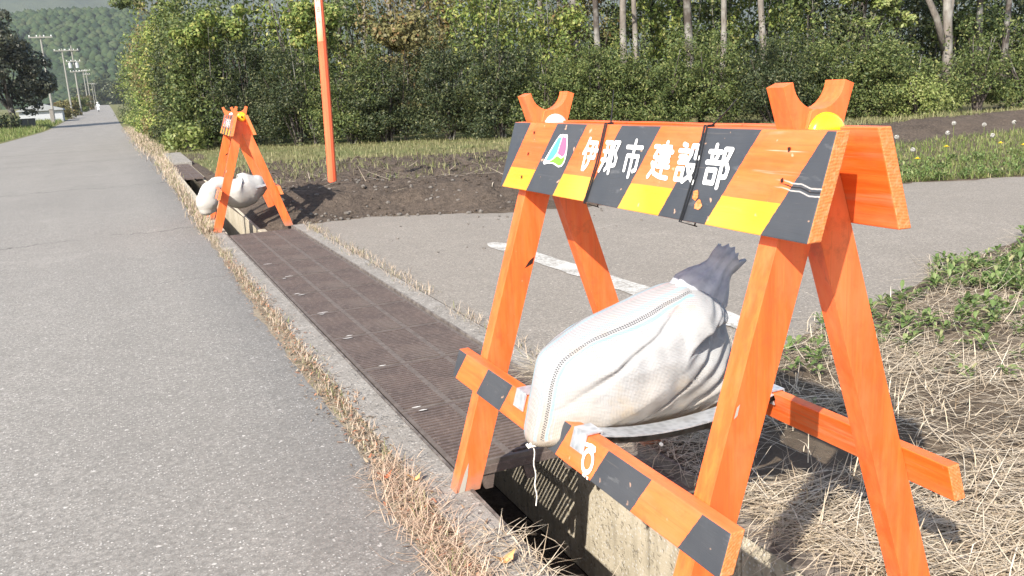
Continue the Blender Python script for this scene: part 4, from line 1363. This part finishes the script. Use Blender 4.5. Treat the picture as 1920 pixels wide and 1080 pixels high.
# sticks and dead stalks on the soil
N = 130
x = 1.5 + abs(rng.normal(0, 2.2, N)); y = np.array([soil_inside(a, 0)[0] for a in x]) + rng.uniform(.2, 1, N) ** 1.2 * 5
base = np.stack([x, y, [soil_z(a, b) + .02 for a, b in zip(x, y)]], -1)
blade_obj('dead_stalks', (base, rng.uniform(.12, .6, N), rng.uniform(.005, .010, N), rng.uniform(0, 6.28, N), rng.uniform(1.3, 1.6, N), rng.uniform(-.1, .2, N)), M_STRAW, 'dead pale stalks strewn over the dark soil', 'stalks')
N = 11000
x = np.where(rng.random(N) < .5, 1.5 + np.abs(rng.normal(0, 3.2, N)), rng.uniform(8.5, 19, N)); y = np.array([rng.uniform(a + 1.2, b) for a, b in zip(*soil_inside(x, 0))])
k = np.array([mnoise.noise(Vector((a * .9, b * .9, 12))) for a, b in zip(x, y)]) + np.clip((y - 11) / 8, -.3, .35) + (x > 8.5) * .3 > rng.uniform(-.05, .6, N); x, y = x[k], y[k]; n = len(x)
blade_obj('weedy_tufts', (np.stack([x, y, [soil_z(a, b) for a, b in zip(x, y)]], -1), rng.uniform(.04, .16, n), rng.uniform(.007, .014, n), rng.uniform(0, 6.28, n), rng.uniform(0, 1.2, n), rng.uniform(0, .9, n)), M_DULLBLADE, 'sparse weedy tufts growing on the dark soil', 'weeds')
# left verge of the road
N = 26000
y = 24 + rng.uniform(0, 1, N) ** 1.5 * 110
x = -4.95 - np.abs(rng.normal(0, 1, N)) * np.interp(y, [24, 120], [2.0, 5.0])
z = h_ground(x, y)
blade_obj('verge_grass', (np.stack([x, y, z], -1), rng.uniform(.10, .32, N) * np.interp(y, [24, 120], [.8, 1.8]), rng.uniform(.012, .03, N) * np.interp(y, [24, 120], [.8, 2.2]), rng.uniform(0, 6.28, N), rng.uniform(0, 1.0, N), rng.uniform(0, .9, N)), M_GREENBLADE, 'grassy verge along the left side of the road', 'grass')
# fallen autumn leaves
M_REDLEAF = flat('red_brown_leaf', (.36, .10, .04), .7)
M_TANLEAF = flat('tan_leaf', (.58, .33, .13), .7)
for (x, y, r, mat, lab) in ((.585, 2.33, .022, M_REDLEAF, 'red brown fallen leaf in the road edge grass'), (.70, 1.735, .030, M_TANLEAF, 'tan fallen leaf lying by the open drain edge'), (.655, 2.27, .020, M_TANLEAF, 'curled tan leaf beside the near barricade front foot')):
    mb = MB()
    n = 12
    ring = [(r * (1 + .3 * math.sin(3 * a)) * math.cos(a), r * .7 * (1 + .3 * math.cos(2 * a)) * math.sin(a), .012 + .010 * math.cos(2 * a)) for a in np.linspace(0, 6.283, n, endpoint=False)]
    mb.add(ring + [(0, 0, .006)], [(i, (i + 1) % n, n) for i in range(n)])
    tag(mb.build('fallen_leaf', mat, loc=(x, y, .012)), lab, 'leaf')

# ------------------------------------------------------------------ shrubs and trees
def leaf_cloud(clumps, count, L, W, up=.25, inner=.55, r=rng):
    """clumps: (cx,cy,cz,rx,ry,rz); leaves gathered on the clumps' shells, each a bent diamond"""
    C = np.array(clumps, float)
    wgt = (C[:, 3] * C[:, 4] * C[:, 5]) ** .67
    ci = r.choice(len(C), count, p=wgt / wgt.sum())
    d = r.normal(0, 1, (count, 3)); d /= np.linalg.norm(d, axis=1)[:, None]
    rad = inner + (1.08 - inner) * r.uniform(0, 1, count) ** .5
    P = C[ci, :3] + d * C[ci, 3:] * rad[:, None]
    nrm = d + r.normal(0, .55, (count, 3)); nrm[:, 2] += up
    nrm /= np.linalg.norm(nrm, axis=1)[:, None]
    t = np.cross(nrm, r.normal(0, 1, (count, 3))); t /= np.linalg.norm(t, axis=1)[:, None] + 1e-9
    b = np.cross(nrm, t)
    l = (L * r.uniform(.6, 1.3, count))[:, None]; w_ = (W * r.uniform(.7, 1.2, count))[:, None]
    V = np.stack([P - t * l * .5, P + b * w_ * .5 + nrm * l * .06, P + t * l * .5, P - b * w_ * .5 + nrm * l * .06], 1).reshape(-1, 3)
    F = np.arange(count * 4, dtype=np.int32).reshape(-1, 4)
    return V, F
def sub_clumps(env, k, size, r=rng, squash=.8, shell=.75):
    """k small clumps spread through an ellipsoid envelope (cx,cy,cz,rx,ry,rz)"""
    out = []
    for _ in range(k):
        d = r.normal(0, 1, 3); d /= np.linalg.norm(d)
        f = r.uniform(shell * .6, 1.0) if r.random() < .8 else r.uniform(.2, .7)
        p = np.array(env[:3]) + d * np.array(env[3:]) * f
        s = size * r.uniform(.6, 1.35)
        out.append((*p, s, s, s * squash))
    return out
def stems(mb, base, top, n, spread, r0_, r=random):
    for _ in range(n):
        a = r.uniform(0, 6.28); s = spread * r.uniform(.3, 1)
        p0 = Vector(base) + Vector((r.uniform(-.1, .1), r.uniform(-.1, .1), 0))
        p2 = Vector(top) + Vector((math.cos(a) * s, math.sin(a) * s, r.uniform(-.5, .2)))
        p1 = p0.lerp(p2, .5) + Vector((r.uniform(-.15, .15), r.uniform(-.15, .15), 0))
        mb.tube([p0, p1, p2], [r0_, r0_ * .7, r0_ * .25], 6)

def shrub(name, loc, rx, ry, h, mat, count, L, W, label, cat, group, k=46, size=.30, spikes=0, bark_m=None, sprays=0):
    root = empty(name, loc, label=label, cat=cat, group=group)
    cl = sub_clumps((0, 0, h * .50, rx, ry, h * .50), k, size)
    for _ in range(int(k * .4)):                      # skirts that reach the ground
        a = rng.uniform(0, 6.283); cl.append((math.cos(a) * rx * .75, math.sin(a) * ry * .75, rng.uniform(.1, .3) * min(h, 2.5), size, size, size * .8))
    for _ in range(sprays):                           # leafy branches reaching out of the crown
        a = rng.uniform(0, 6.283); el = rng.uniform(-.15, .9); z0 = h * rng.uniform(.15, .8)
        for q in range(6):
            f = .45 + .16 * q
            cl.append((math.cos(a) * rx * f * math.cos(el * .6), math.sin(a) * ry * f * math.cos(el * .6), z0 + math.sin(el) * rx * f * .8 - .10 * f * f, .17 - .018 * q, .17 - .018 * q, .10))
    for _ in range(spikes):
        cl.append((rng.uniform(-rx, rx) * .8, rng.uniform(-ry, ry) * .6, h * rng.uniform(.92, 1.12), size * .35, size * .35, size * 1.2))
    V, F = leaf_cloud(cl, count, L, W)
    V[:, 2] = np.maximum(V[:, 2], .02 + .05 * rng.random(len(V)))
    link('foliage', new_mesh('foliage', V, F, mat), root)
    mb = MB(); stems(mb, (0, 0, -.05), (0, 0, h * .85), 7, rx * .8, .03)
    mb.build('stem', bark_m or M_DARKBARK, root)
    return root

# the long yew hedge across the back: one shrub after another
hx = [1.9, 3.1, 4.2, 5.2, 6.2, 7.2, 8.2, 9.2, 10.2, 11.3, 12.4, 13.5, 14.6, 15.7]
hh = [3.4, 2.95, 2.5, 2.3, 2.2, 2.15, 2.15, 2.1, 2.2, 2.1, 2.0, 2.0, 1.95, 1.9]
for i_, (x, h) in enumerate(zip(hx, hh)):
    y = float(hedge_front(x)) + .95 + rng.uniform(-.2, .45)
    x += rng.uniform(-.15, .15)
    rw = rng.uniform(.72, .98)
    shrub('yew_shrub', (x, y, 0), rw, rw, h * rng.uniform(.85, 1.12), (M_YEW if rng.random() < .9 else M_YEW_LIGHT) if x < 9 else (M_YEW_LIGHT if rng.random() < .6 else M_YEW), 16000, .072, .030,
          'dark evergreen hedge shrub across the field, %s from the road corner' % ORDS[i_], 'shrub', 'evergreen shrubs of the hedge', 30, .34, 7, None, 26)
# right end of the hedge: lower, mixed
for x, dy, h, mat, lab, rr in ((16.9, .9, 1.5, M_YEW_LIGHT, 'low mid green bush right of the pale forked tree', .8), (17.9, .6, 2.1, M_YEW_LIGHT, 'pointed young evergreen bush near the right end of the hedge', .7), (19.2, .8, 1.7, M_YEW_LIGHT, 'rounded green bush at the right end of the hedge', 1.0),
                          (20.8, .9, 1.6, M_YEW, 'dark green bush beyond the rounded one at the right end', 1.0), (16.2, .2, .9, M_YELLOWLEAF, 'low yellowish shrub at the foot of the forked tree', .7)):
    shrub('bush', (x, float(hedge_front(x)) + dy, 0), rr, .8, h, mat, 5200, .07, .035, lab, 'bush', 'bushes at the right end of the hedge', 36, .24, 2)
# vine-covered bushes along the road from the corner backwards
ry_ = [(2.35, 25.3, 1.15, 3.6, M_YEW_LIGHT, 12000), (2.3, 27.8, 1.1, 4.4, M_YEW_LIGHT, 9000), (2.35, 30.5, 1.15, 4.6, M_VINE, 9000), (2.4, 34, 1.3, 4.9, M_VINE, 8000), (2.5, 38.5, 1.4, 5.0, M_AUTUMN, 7000), (2.6, 44, 1.7, 5.3, M_VINE, 7000), (2.7, 51, 1.9, 5.4, M_YEW_LIGHT, 6000), (2.8, 60, 2.0, 5.6, M_VINE, 5000), (3.0, 71, 2.2, 5.8, M_YELLOWLEAF, 4500), (3.2, 84, 2.4, 6.0, M_YEW_LIGHT, 4000), (3.4, 100, 2.6, 6.2, M_YEW_LIGHT, 3500), (3.6, 120, 3, 6.5, M_YEW, 3500)]
labs = ['vine covered bush at the hedge corner nearest the road', 'green bush second from the hedge corner along the road', 'leafy vine covered bush third along the roadside hedge', 'tall vine covered bush midway along the roadside hedge',
        'brownish autumn bush in the roadside hedge', 'tall green roadside bush beyond the brownish one', 'dense green bush further up the roadside hedge', 'leafy bush far up the roadside hedge', 'yellowish bush bulging over the road far up the hedge', 'distant green bush near the end of the roadside hedge', 'distant green bush second from the far end of roadside hedge', 'dark distant bush at the far end of roadside hedge']
for (x, y, r_, h, mat, cnt), lab in zip(ry_, labs):
    f = math.sqrt(y / 25)
    shrub('vine_bush', (x, y, float(zr(y))), r_ * .92, r_ * 1.25 * (1 if y < 40 else 1.6), h, mat, cnt, .095 * f, .06 * f, lab, 'bush', 'bushes of the roadside hedge', 60, .34 * (r_ / 1.15), 4)
# pale broadleaf growing out of the hedge at the left and some lighter creepers on its face
for x, y, z, rx, rz, mat, lab in ((4.6, 21.9, 2.9, .9, .5, M_VINE, 'light green creeper over the hedge top left of the orange pole'), (2.7, 23.9, 2.95, 1.0, .75, M_VINE, 'sunlit creeper hanging on the hedge face near the corner'), (6.5, 20.6, 2.5, .8, .45, M_AUTUMN, 'brown tinged creeper on the hedge behind the orange pole')):
    t = empty('creeper', (x, y, z), label=lab, cat='creeper', group='creepers on the hedge')
    V, F = leaf_cloud(sub_clumps((0, 0, 0, rx, .5, rz), 18, .2), 3000, .10, .07)
    link('foliage', new_mesh('foliage', V, F, mat), t)
    mb = MB(); stems(mb, (0, .3, -z), (0, 0, rz * .4), 4, rx * .7, .015); mb.build('stem', M_DARKBARK, t)
# small leafy plant at the corner foot and dead branches
shrub('bush', (1.75, 24.0, 0), .55, .4, .65, M_YELLOWLEAF, 900, .11, .075, 'small pale leaved shrub at the foot of the hedge corner', 'bush', None, 14, .2, 0)

# woodland trees behind the hedge
def tree(name, loc, h, r_base, lean, crown_z, crown_r, mat, count, label, group, bark_m=M_BARK, fork=False, L=.20):
    root = empty(name, loc, label=label, cat='tree', group=group)
    mb = MB()
    pts, rad = [], []
    ph = random.uniform(0, 6)
    for i in range(8):
        f = i / 7
        pts.append(Vector((lean[0] * f * h + .12 * math.sin(f * 5 + ph), lean[1] * f * h + .10 * math.cos(f * 4 + ph) - .1 * math.cos(ph), f * h - .1)))
        rad.append(r_base * (1.25 if i == 0 else 1) * (1 - .72 * f))
    mb.tube(pts, rad, 9)
    br = []
    for _ in range(6):
        f = random.uniform(.42, .92); a = random.uniform(0, 6.28)
        p = pts[int(f * 7)]; ln = crown_r * random.uniform(.5, .95)
        q = p + Vector((math.cos(a) * ln * .5, math.sin(a) * ln * .5, ln * .35)); e = q + Vector((math.cos(a) * ln * .5, math.sin(a) * ln * .5, ln * .30))
        mb.tube([p, q, e], [rad[int(f * 7)] * .55, rad[int(f * 7)] * .35, .012], 6)
        br.append(e)
    if fork:
        for a, b in fork: mb.tube([Vector(p) for p in a], b, 8)
    mb.build('trunk', bark_m, root, smooth=True)
    top = pts[-1]
    cl = sub_clumps((top.x, top.y, (crown_z + h) * .5, crown_r, crown_r, (h - crown_z) * .55), 34, crown_r * .26)
    V, F = leaf_cloud(cl, count, L, L * .6, inner=.3)
    link('crown', new_mesh('crown', V, F, mat), root)
    return root
# X/Y direction and depth behind the hedge of the trunks one can tell apart
TR = [(.2815, 27, .10, 'pale'), (.306, 26, .10, 'pale'), (.334, 27, .11, 'pale'), (.366, 29, .09, 'pale'), (.4334, 25, .12, 'pale'), (.4898, 26, .11, 'dark'), (.548, 24, .17, 'dark'), (.5732, 22, .11, 'dark'), (.6167, 21.5, .12, 'pale'), (.6326, 22.5, .10, 'pale'),
      (.6582, 25, .09, 'dark'), (.6852, 24, .12, 'dark'), (.7118, 21, .14, 'dark'), (.7586, 19.5, .10, 'pale'), (.8439, 19, .10, 'pale'), (.92, 24, .12, 'dark'), (1.02, 23, .13, 'dark'), (1.261, 17.5, .10, 'dark'), (1.3248, 17, .10, 'dark'), (1.40, 17, .12, 'dark'), (.20, 33, .14, 'dark'), (.245, 31, .12, 'dark'), (.52, 33, .13, 'dark'), (.78, 28, .13, 'dark')]
TR.sort()
CNT = {}
for i, (k, y, r_, kind) in enumerate(TR):
    CNT[kind] = CNT.get(kind, -1) + 1
    h = random.uniform(8.0, 10.5)
    tree('woodland_tree', (k * y, y, 0), h, r_, (random.uniform(-.03, .03), random.uniform(-.02, .02)), 5.0 + (.6 if k < .5 else 0), random.uniform(1.7, 2.4), random.choice([M_CANOPY, M_CANOPY, M_YEW_LIGHT, M_AUTUMN]), 2600,
         '%s pale trunked woodland tree behind the hedge, counting from the road' % ORDS[CNT[kind]] if kind == 'pale' else '%s dark trunked woodland tree behind the hedge, counting from the road' % ORDS[CNT[kind]],
         'pale trunked trees in the wood' if kind == 'pale' else 'dark trunked trees in the wood', M_BARK if kind == 'pale' else M_DARKBARK)
# the forked grey tree near the right
tree('forked_tree', (1.19 * 14.9, 14.9, 0), 7.5, .13, (-.004, 0), 5.2, 2.2, M_CANOPY, 2400, 'pale grey forked tree standing in the hedge at the right', None, M_BARK,
     [([(0, 0, 1.3), (-.35, 0, 2.1), (-.85, .1, 3.0), (-1.3, .1, 4.4)], [.085, .075, .06, .03]), ([(0, 0, 1.7), (.25, .1, 2.6), (.55, .1, 4.0)], [.07, .055, .03])])
# light leaved small tree left of it
t = empty('pale_leaved_tree', (1.05 * 15.6, 15.9, 0), label='small pale green tree spreading in tiers above the hedge', cat='tree')
cl = sub_clumps((-.1, 0, 2.75, 1.1, .8, .35), 22, .22, squash=.5) + sub_clumps((.1, 0, 3.3, .7, .6, .25), 10, .2, squash=.5) + sub_clumps((.3, -.1, 2.2, .8, .6, .3), 12, .2, squash=.5)
V, F = leaf_cloud(cl, 4600, .10, .065, up=.9, inner=.3); link('crown', new_mesh('crown', V, F, M_YELLOWLEAF), t)
mb = MB(); mb.tube([(0, .2, -.1), (.02, .15, 1.2), (-.05, .1, 2.3), (0, 0, 3.3)], [.06, .05, .035, .012], 7); stems(mb, (0, .15, 1.4), (0, 0, 2.9), 6, .9, .02); mb.build('trunk', M_DARKBARK, t)

# saplings and understorey behind the hedge
US = [(.14, 27.5, 1.6, 5.4, 'm'), (.20, 26, 1.5, 5.0, 'v'), (.25, 25.5, 1.4, 4.6, 'm'), (.30, 25, 1.5, 4.5, 'a'), (.36, 24.5, 1.4, 4.3, 'a'), (.41, 23.5, 1.3, 4.4, 'v'), (.455, 24.5, 1.4, 4.5, 'y'), (.51, 24, 1.4, 4.2, 'v'), (.555, 25, 1.4, 4.6, 'a'), (.60, 25.5, 1.3, 3.8, 'm'), (.66, 23.5, 1.4, 4.2, 'v'), (.72, 23, 1.4, 4.2, 'm'), (.78, 22.0, 1.4, 4.2, 'm'), (.85, 21.5, 1.5, 4.4, 'v'), (.91, 20.5, 1.5, 4.6, 'm'), (.98, 20.0, 1.5, 4.6, 'd'), (1.06, 19.5, 1.6, 4.4, 'd'), (1.15, 19.2, 1.5, 4.2, 'd'), (1.22, 18.6, 1.3, 3.2, 'm'), (1.30, 19.0, 1.5, 3.0, 'm'), (1.39, 18.5, 1.5, 3.4, 'd'),
      (.33, 31, 2.0, 6.5, 'v'), (.45, 30, 2.0, 6.2, 'm'), (.70, 29, 1.8, 5.4, 'v'), (.83, 27, 2.0, 6.0, 'm'), (.95, 26, 2.0, 6.2, 'd'), (1.10, 25, 2.0, 6.0, 'd'), (1.2, 27, 1.6, 4.2, 'm'), (1.33, 25, 1.8, 4.6, 'd'), (.40, 34, 2.4, 7.4, 'v'), (.52, 33, 2.2, 7.2, 'm'), (.62, 32, 2.0, 6.2, 'v'), (.27, 34, 2.4, 7.6, 'm')]
mats = {'m': (M_YEW_LIGHT, 'mid green'), 'v': (M_VINE, 'light green'), 'a': (M_AUTUMN, 'brownish'), 'y': (M_YELLOWLEAF, 'yellow green'), 'd': (M_YEW, 'dark green')}
US.sort()
for k, y, r_, h, c in US:
    mat, nm = mats[c]
    CNT[c] = CNT.get(c, -1) + 1
    shrub('understorey_bush', (k * y, y, 0), r_, r_ * .8, h, mat, 4200, .13, .08, '%s %s undergrowth bush behind the hedge, counting from the road' % (ORDS[CNT[c]], nm), 'bush', nm + ' undergrowth bushes in the wood', 44, .36, 2)
# overhanging pine branch above the road
t = empty('overhanging_branch', (2.4, 60, 7.3), label='green branch hanging over the road at the top of the hedge', cat='branch')
V, F = leaf_cloud(sub_clumps((-.6, 0, .1, 1.2, .8, .35), 14, .3), 900, .2, .1); link('foliage', new_mesh('foliage', V, F, M_YEW_LIGHT), t)
mb = MB(); mb.tube([(1.5, 0, -2.5), (.8, 0, -.6), (0, 0, 0), (-1.2, 0, .1)], [.1, .07, .05, .02], 6); mb.build('stem', M_DARKBARK, t)

# dark tree on the left with its trunk
t = empty('bronze_tree', (-7.6, 88, float(zr(88))), label='dark bronze leaved tree standing left of the road', cat='tree')
cl = sub_clumps((-.6, 0, 5.0, 3.3, 3.0, 3.3), 70, .72) + sub_clumps((1.7, 0, 3.2, 1.8, 1.9, 2.0), 26, .55) + sub_clumps((-3.6, 0, 3.9, 2.4, 2.4, 3.0), 40, .7)
V, F = leaf_cloud(cl, 22000, .28, .18); t.scale = (1.12, 1.12, 1.22); link('crown', new_mesh('crown', V, F, M_MAROON), t)
mb = MB(); mb.tube([(0, 0, -.1), (.05, 0, 1.2), (-.1, 0, 3.0), (-.3, 0, 5.5)], [.28, .22, .16, .05], 8); stems(mb, (0, 0, 1.2), (-.4, 0, 5), 8, 2.4, .09); mb.build('trunk', M_DARKBARK, t)
shrub('hedge_bush', (-10.5, 86, float(zr(86))), 4.0, 2.0, 1.5, M_YEW, 3500, .25, .16, 'low dark bush under the bronze tree', 'bush', None, 30, .6, 0)
# boundary post beside it
mb = MB(); mb.box((0, 0, .75), (.34, .34, 1.5)); mb.box((0, 0, 1.53), (.42, .42, .07))
tag(mb.build('gate_post', M_LIP, None, bevel=.02, loc=(-5.3, 103, float(zr(103)))), 'grey concrete post by the road below the bronze tree', 'post')
M_WALLGREY = flat('wall_grey', (.14, .14, .135), .9)
mb = MB()
for i in range(12): mb.box((i * .62, 0, .42), (.60, .12, .82))
mb.box((3.4, 0, .88), (7.5, .18, .1))
tag(mb.build('low_wall', M_WALLGREY, None, loc=(-13.2, 91, float(zr(91)))), 'low grey block wall behind the bronze tree', 'wall')

# white farm shed far off to the left
sh = empty('shed', (-4.85 , 118, float(zr(118)) - .1), label='low white roofed shed left of the road in the distance', cat='shed')
mb = MB(); mb.box((-2.2, 0, .7), (4.4, 5, 1.4)); mb.build('wall', M_STEELGREY, sh)
mb = MB(); mb.prism_xz([(-4.7, 1.4), (.2, 1.4), (.1, 1.55), (-2.2, 2.25), (-4.6, 1.55)], -2.8, 2.8); mb.build('roof', flat('pale_roof', (.30, .31, .31), .6), sh)

# utility poles
def util_pole(k, y, h, arms, label, transformer=False):
    root = empty('utility_pole', (k * y, y, float(zr(y))), label=label, cat='utility pole', group='utility poles along the road')
    mb = MB(); mb.tube([(0, 0, -.3), (0, 0, h)], [.14, .09], 10); mb.build('pole', M_POLEWOOD, root)
    for (z, ln) in arms:
        mb = MB(); mb.box((0, -.14, z), (ln, .11, .13))
        a = mb.build('crossarm', M_POLEWOOD, root)
        for x in np.linspace(-ln / 2 + .12, ln / 2 - .12, 4):
            mb = MB(); mb.tube([(x, -.14, z + .065), (x, -.14, z + .13), (x, -.14, z + .22)], [.03, .06, .035], 8); mb.build('insulator', M_PORC, a)
    if transformer:
        for x in (-.5, .45):
            mb = MB(); mb.tube([(x, -.3, h * .68), (x, -.3, h * .68 + .75)], [.24, .24], 10); mb.tube([(x, -.3, h * .68 + .75), (x, -.3, h * .68 + .95)], [.06, .04], 6); mb.build('transformer', M_STEELGREY, root)
    return root
util_pole(-.0500, 108, 9.2, [(8.95, 2.3)], 'utility pole with a single crossarm rising behind the bronze tree')
util_pole(-.0330, 146, 9.6, [(9.3, 2.2)], 'tall utility pole with one crossarm beside the transformer pole')
util_pole(-.0245, 150, 10.2, [(9.5, 1.9), (7.9, 2.0), (6.4, 1.4)], 'utility pole with several crossarms and two transformers', True)
util_pole(-.0172, 235, 9.2, [(8.9, 1.6)], 'left one of the close pair of distant utility poles')
util_pole(-.0146, 238, 9.4, [(9.1, 1.9), (8.2, 1.6)], 'right one of the close pair of distant utility poles')
util_pole(-.0112, 400, 9.3, [(9.0, 2.2)], 'very distant utility pole at the end of the road')
util_pole(-.0094, 420, 9.4, [(9.1, 2.2)], 'farthest utility pole near the rider on the road')
# wires strung between the poles
# roadside bushes under the poles
for k, y, r_, h, mat, lab in ((-.036, 128, 1.8, 2.0, M_AUTUMN, 'brownish roadside bush left of the distant road'), (-.028, 150, 1.6, 2.4, M_AUTUMN, 'brown bush under the transformer pole'), (-.021, 185, 1.9, 3.2, M_YEW_LIGHT, 'green bush below the close pair of poles'), (-.016, 225, 2.0, 3.6, M_AUTUMN, 'brown bush left of the far road end')):
    shrub('roadside_bush', (k * y - 1.0, y, float(zr(y))), r_, r_, h, mat, 1800, .30, .2, lab, 'bush', 'bushes below the utility poles', 24, .55, 0)
for i, (k, y, r_, h) in enumerate(sorted(((-.0035, 520, 6, 14), (.004, 540, 7, 16), (.012, 500, 6, 13), (-.012, 600, 7, 16), (-.02, 620, 8, 15), (.02, 560, 7, 16)))):
    shrub('distant_tree', (k * y, y, float(zr(y))), r_ * .8, r_, h, M_YEW, 2600, 1.1, .8, '%s dark distant tree from the left closing the end of the road' % ORDS[i], 'tree', 'dark trees at the end of the road', 26, 2.0, 0)

# the rider on the road far away
def skin_body(name, verts, edges, radii, mat, parent):
    me = bpy.data.meshes.new(name); me.from_pydata(verts, edges, []); me.materials.append(mat)
    o = link(name, me, parent)
    sk = o.modifiers.new('skin', 'SKIN')
    for v, r_ in zip(me.skin_vertices[0].data if me.skin_vertices else [], radii): v.radius = (r_, r_)
    o.modifiers.new('sub', 'SUBSURF').levels = 1
    return o
RY = 172.0; RXx = -.0085 * RY
sct = empty('scooter', (RXx, RY, float(zr(RY)) + .01), label='small scooter being ridden along the distant road', cat='scooter')
for y_ in (-.55, .60):
    mb = MB()
    mb.tube([(.045, y_, .24), (-.045, y_, .24)], [.24, .24], 14); mb.build('wheel', M_TIE, sct)
mb = MB(); mb.box((0, .15, .42), (.26, .9, .22)); mb.prism_xz([(-.17, .35), (.17, .35), (.15, .95), (-.15, .95)], -.55, -.45); mb.tube([(-.33, -.40, 1.0), (.33, -.40, 1.0)], .025, 6); mb.build('body', M_PORC, sct, bevel=.03)
mb = MB(); mb.tube([(0, -.56, .82), (0, -.60, .82)], [.08, .07], 10); mb.build('headlight', M_CLEAR, sct)
mb = MB(); mb.box((0, .3, .66), (.26, .62, .1)); mb.build('seat', M_TIE, sct, bevel=.02)
pv = [(0, .28, .78), (0, .26, 1.02), (0, .22, 1.28), (0, .20, 1.40), (0, .19, 1.56), (-.19, .21, 1.32), (-.27, 0, 1.10), (-.28, -.33, 1.03), (.19, .21, 1.32), (.27, 0, 1.10), (.28, -.33, 1.03), (-.13, .0, .76), (-.13, -.16, .40), (-.13, -.26, .36), (.13, .0, .76), (.13, -.16, .40), (.13, -.26, .36)]
pe = [(0, 1), (1, 2), (2, 3), (3, 4), (2, 5), (5, 6), (6, 7), (2, 8), (8, 9), (9, 10), (0, 11), (11, 12), (12, 13), (0, 14), (14, 15), (15, 16)]
pr_ = [.14, .13, .15, .06, .11, .07, .05, .04, .07, .05, .04, .09, .06, .05, .09, .06, .05]
rider = empty('person', (RXx, RY, float(zr(RY)) + .01), label='person in pale jacket riding a scooter towards the camera', cat='person')
skin_body('body', pv, pe, pr_, flat('pale_jacket', (.5, .52, .52), .8), rider)
mb = MB()
mb.tube([(0, .19, 1.50), (0, .19, 1.60), (0, .20, 1.70), (0, .20, 1.74)], [.11, .14, .12, .04], 12); mb.build('helmet', M_PORC, rider, smooth=True)

# ------------------------------------------------------------------ hills and mountains
def hill_mat():
    m = Mat('wooded_hillside', .95, .1)
    P = m.obj()
    c = m.mix(m.ramp(m.noise(P, .02, 6, .7), .35, .65), (.030, .046, .024), (.055, .07, .034))
    m.color(c)
    m.bump(m.noise(P, .08, 5, .7), 8, .8)
    return m.m
M_HILL = hill_mat()
def near_hill(X, Y):
    f = np.clip((Y - 620) / 330, 0, 1); f = f * f * (3 - 2 * f)
    ridge = 84 + 10 * np.sin(X / 60. + 1) - .10 * np.clip(X + 60, 0, 400)
    return zr(np.minimum(Y, 620)) - 2 + f * ridge
xs = np.arange(-900, 500, 25.); ys = np.arange(560, 1250, 25.)
X, Y = np.meshgrid(xs, ys); Hn = near_hill(X, Y) + fbm(X, Y, .012, 1, 4) * 10
tag(link('hills', grid_mesh('hills', xs, ys, lambda a, b: Hn, M_HILL)), kind='structure')
# tree crowns covering the hillside
icb = bmesh.new(); bmesh.ops.create_icosphere(icb, subdivisions=1, radius=1)
iv = np.array([v.co[:] for v in icb.verts]); fi = np.array([[v.index for v in f.verts] for f in icb.faces]); icb.free()
V, F = [], []
NB = 7000
bx = rng.uniform(-210, 130, NB); by = 610 + rng.uniform(0, 1, NB) ** 1.0 * 360
bz = near_hill(bx, by)
for k in range(NB):
    s = rng.uniform(2.2, 4.6)
    j = iv * (1 + rng.uniform(-.22, .22, (len(iv), 1))) * np.array([s, s, s * rng.uniform(.8, 1.5)])
    V.append(j + [bx[k], by[k], bz[k] + s * .4]); F.append(fi + k * len(iv))
M_FAR = blade_mat('far_crowns', [(0, (.020, .036, .018)), (.45, (.034, .055, .024)), (.85, (.050, .07, .03)), (1, (.06, .072, .035))], 0, .9, .1)
tag(link('hillside_forest', new_mesh('hillside_forest', np.concatenate(V), np.concatenate(F).astype(np.int32), M_FAR)), 'wooded hillside rising beyond the end of the road', 'forest', kind='stuff')

def mountain(name, y0, base, amp, seed, depth, x0=-2600, x1=3800):
    xs = np.arange(x0, x1, 45.); ys = np.arange(y0, y0 + depth, 60.)
    X, Y = np.meshgrid(xs, ys)
    f = np.clip((Y - y0) / (depth * .75), 0, 1)
    r = base + amp * fbm(xs, xs * 0, .0016, seed, 4)[None, :]
    Z = -5 + f ** .8 * r + fbm(X, Y, .004, seed + 4, 5) * 55 * f
    tag(link(name, grid_mesh(name, xs, ys, lambda a, b: Z, M_HILL)), kind='structure')
mountain('mountains', 1900, 470, 120, 11, 1100)
# wooded rise behind the woodland so nothing but hills closes the view
xs = np.arange(150, 2600, 60.); ys = np.arange(-600, 1700, 60.)

# air: thin even haze round the scene
hz = MB(); hz.box((500, 1400, 330), (8000, 3600, 690))
hm = bpy.data.materials.new('haze_air'); hm.use_nodes = True
for nd in list(hm.node_tree.nodes):
    if nd.type != 'OUTPUT_MATERIAL': hm.node_tree.nodes.remove(nd)
pvn = hm.node_tree.nodes.new('ShaderNodeVolumePrincipled')
pvn.inputs['Color'].default_value = (.88, .91, .96, 1)
pvn.inputs['Density'].default_value = .00017
pvn.inputs['Anisotropy'].default_value = .2
hm.node_tree.links.new(pvn.outputs[0], [n_ for n_ in hm.node_tree.nodes if n_.type == 'OUTPUT_MATERIAL'][0].inputs['Volume'])
tag(hz.build('haze', hm), 'thin bluish air over the valley', 'haze', kind='stuff')
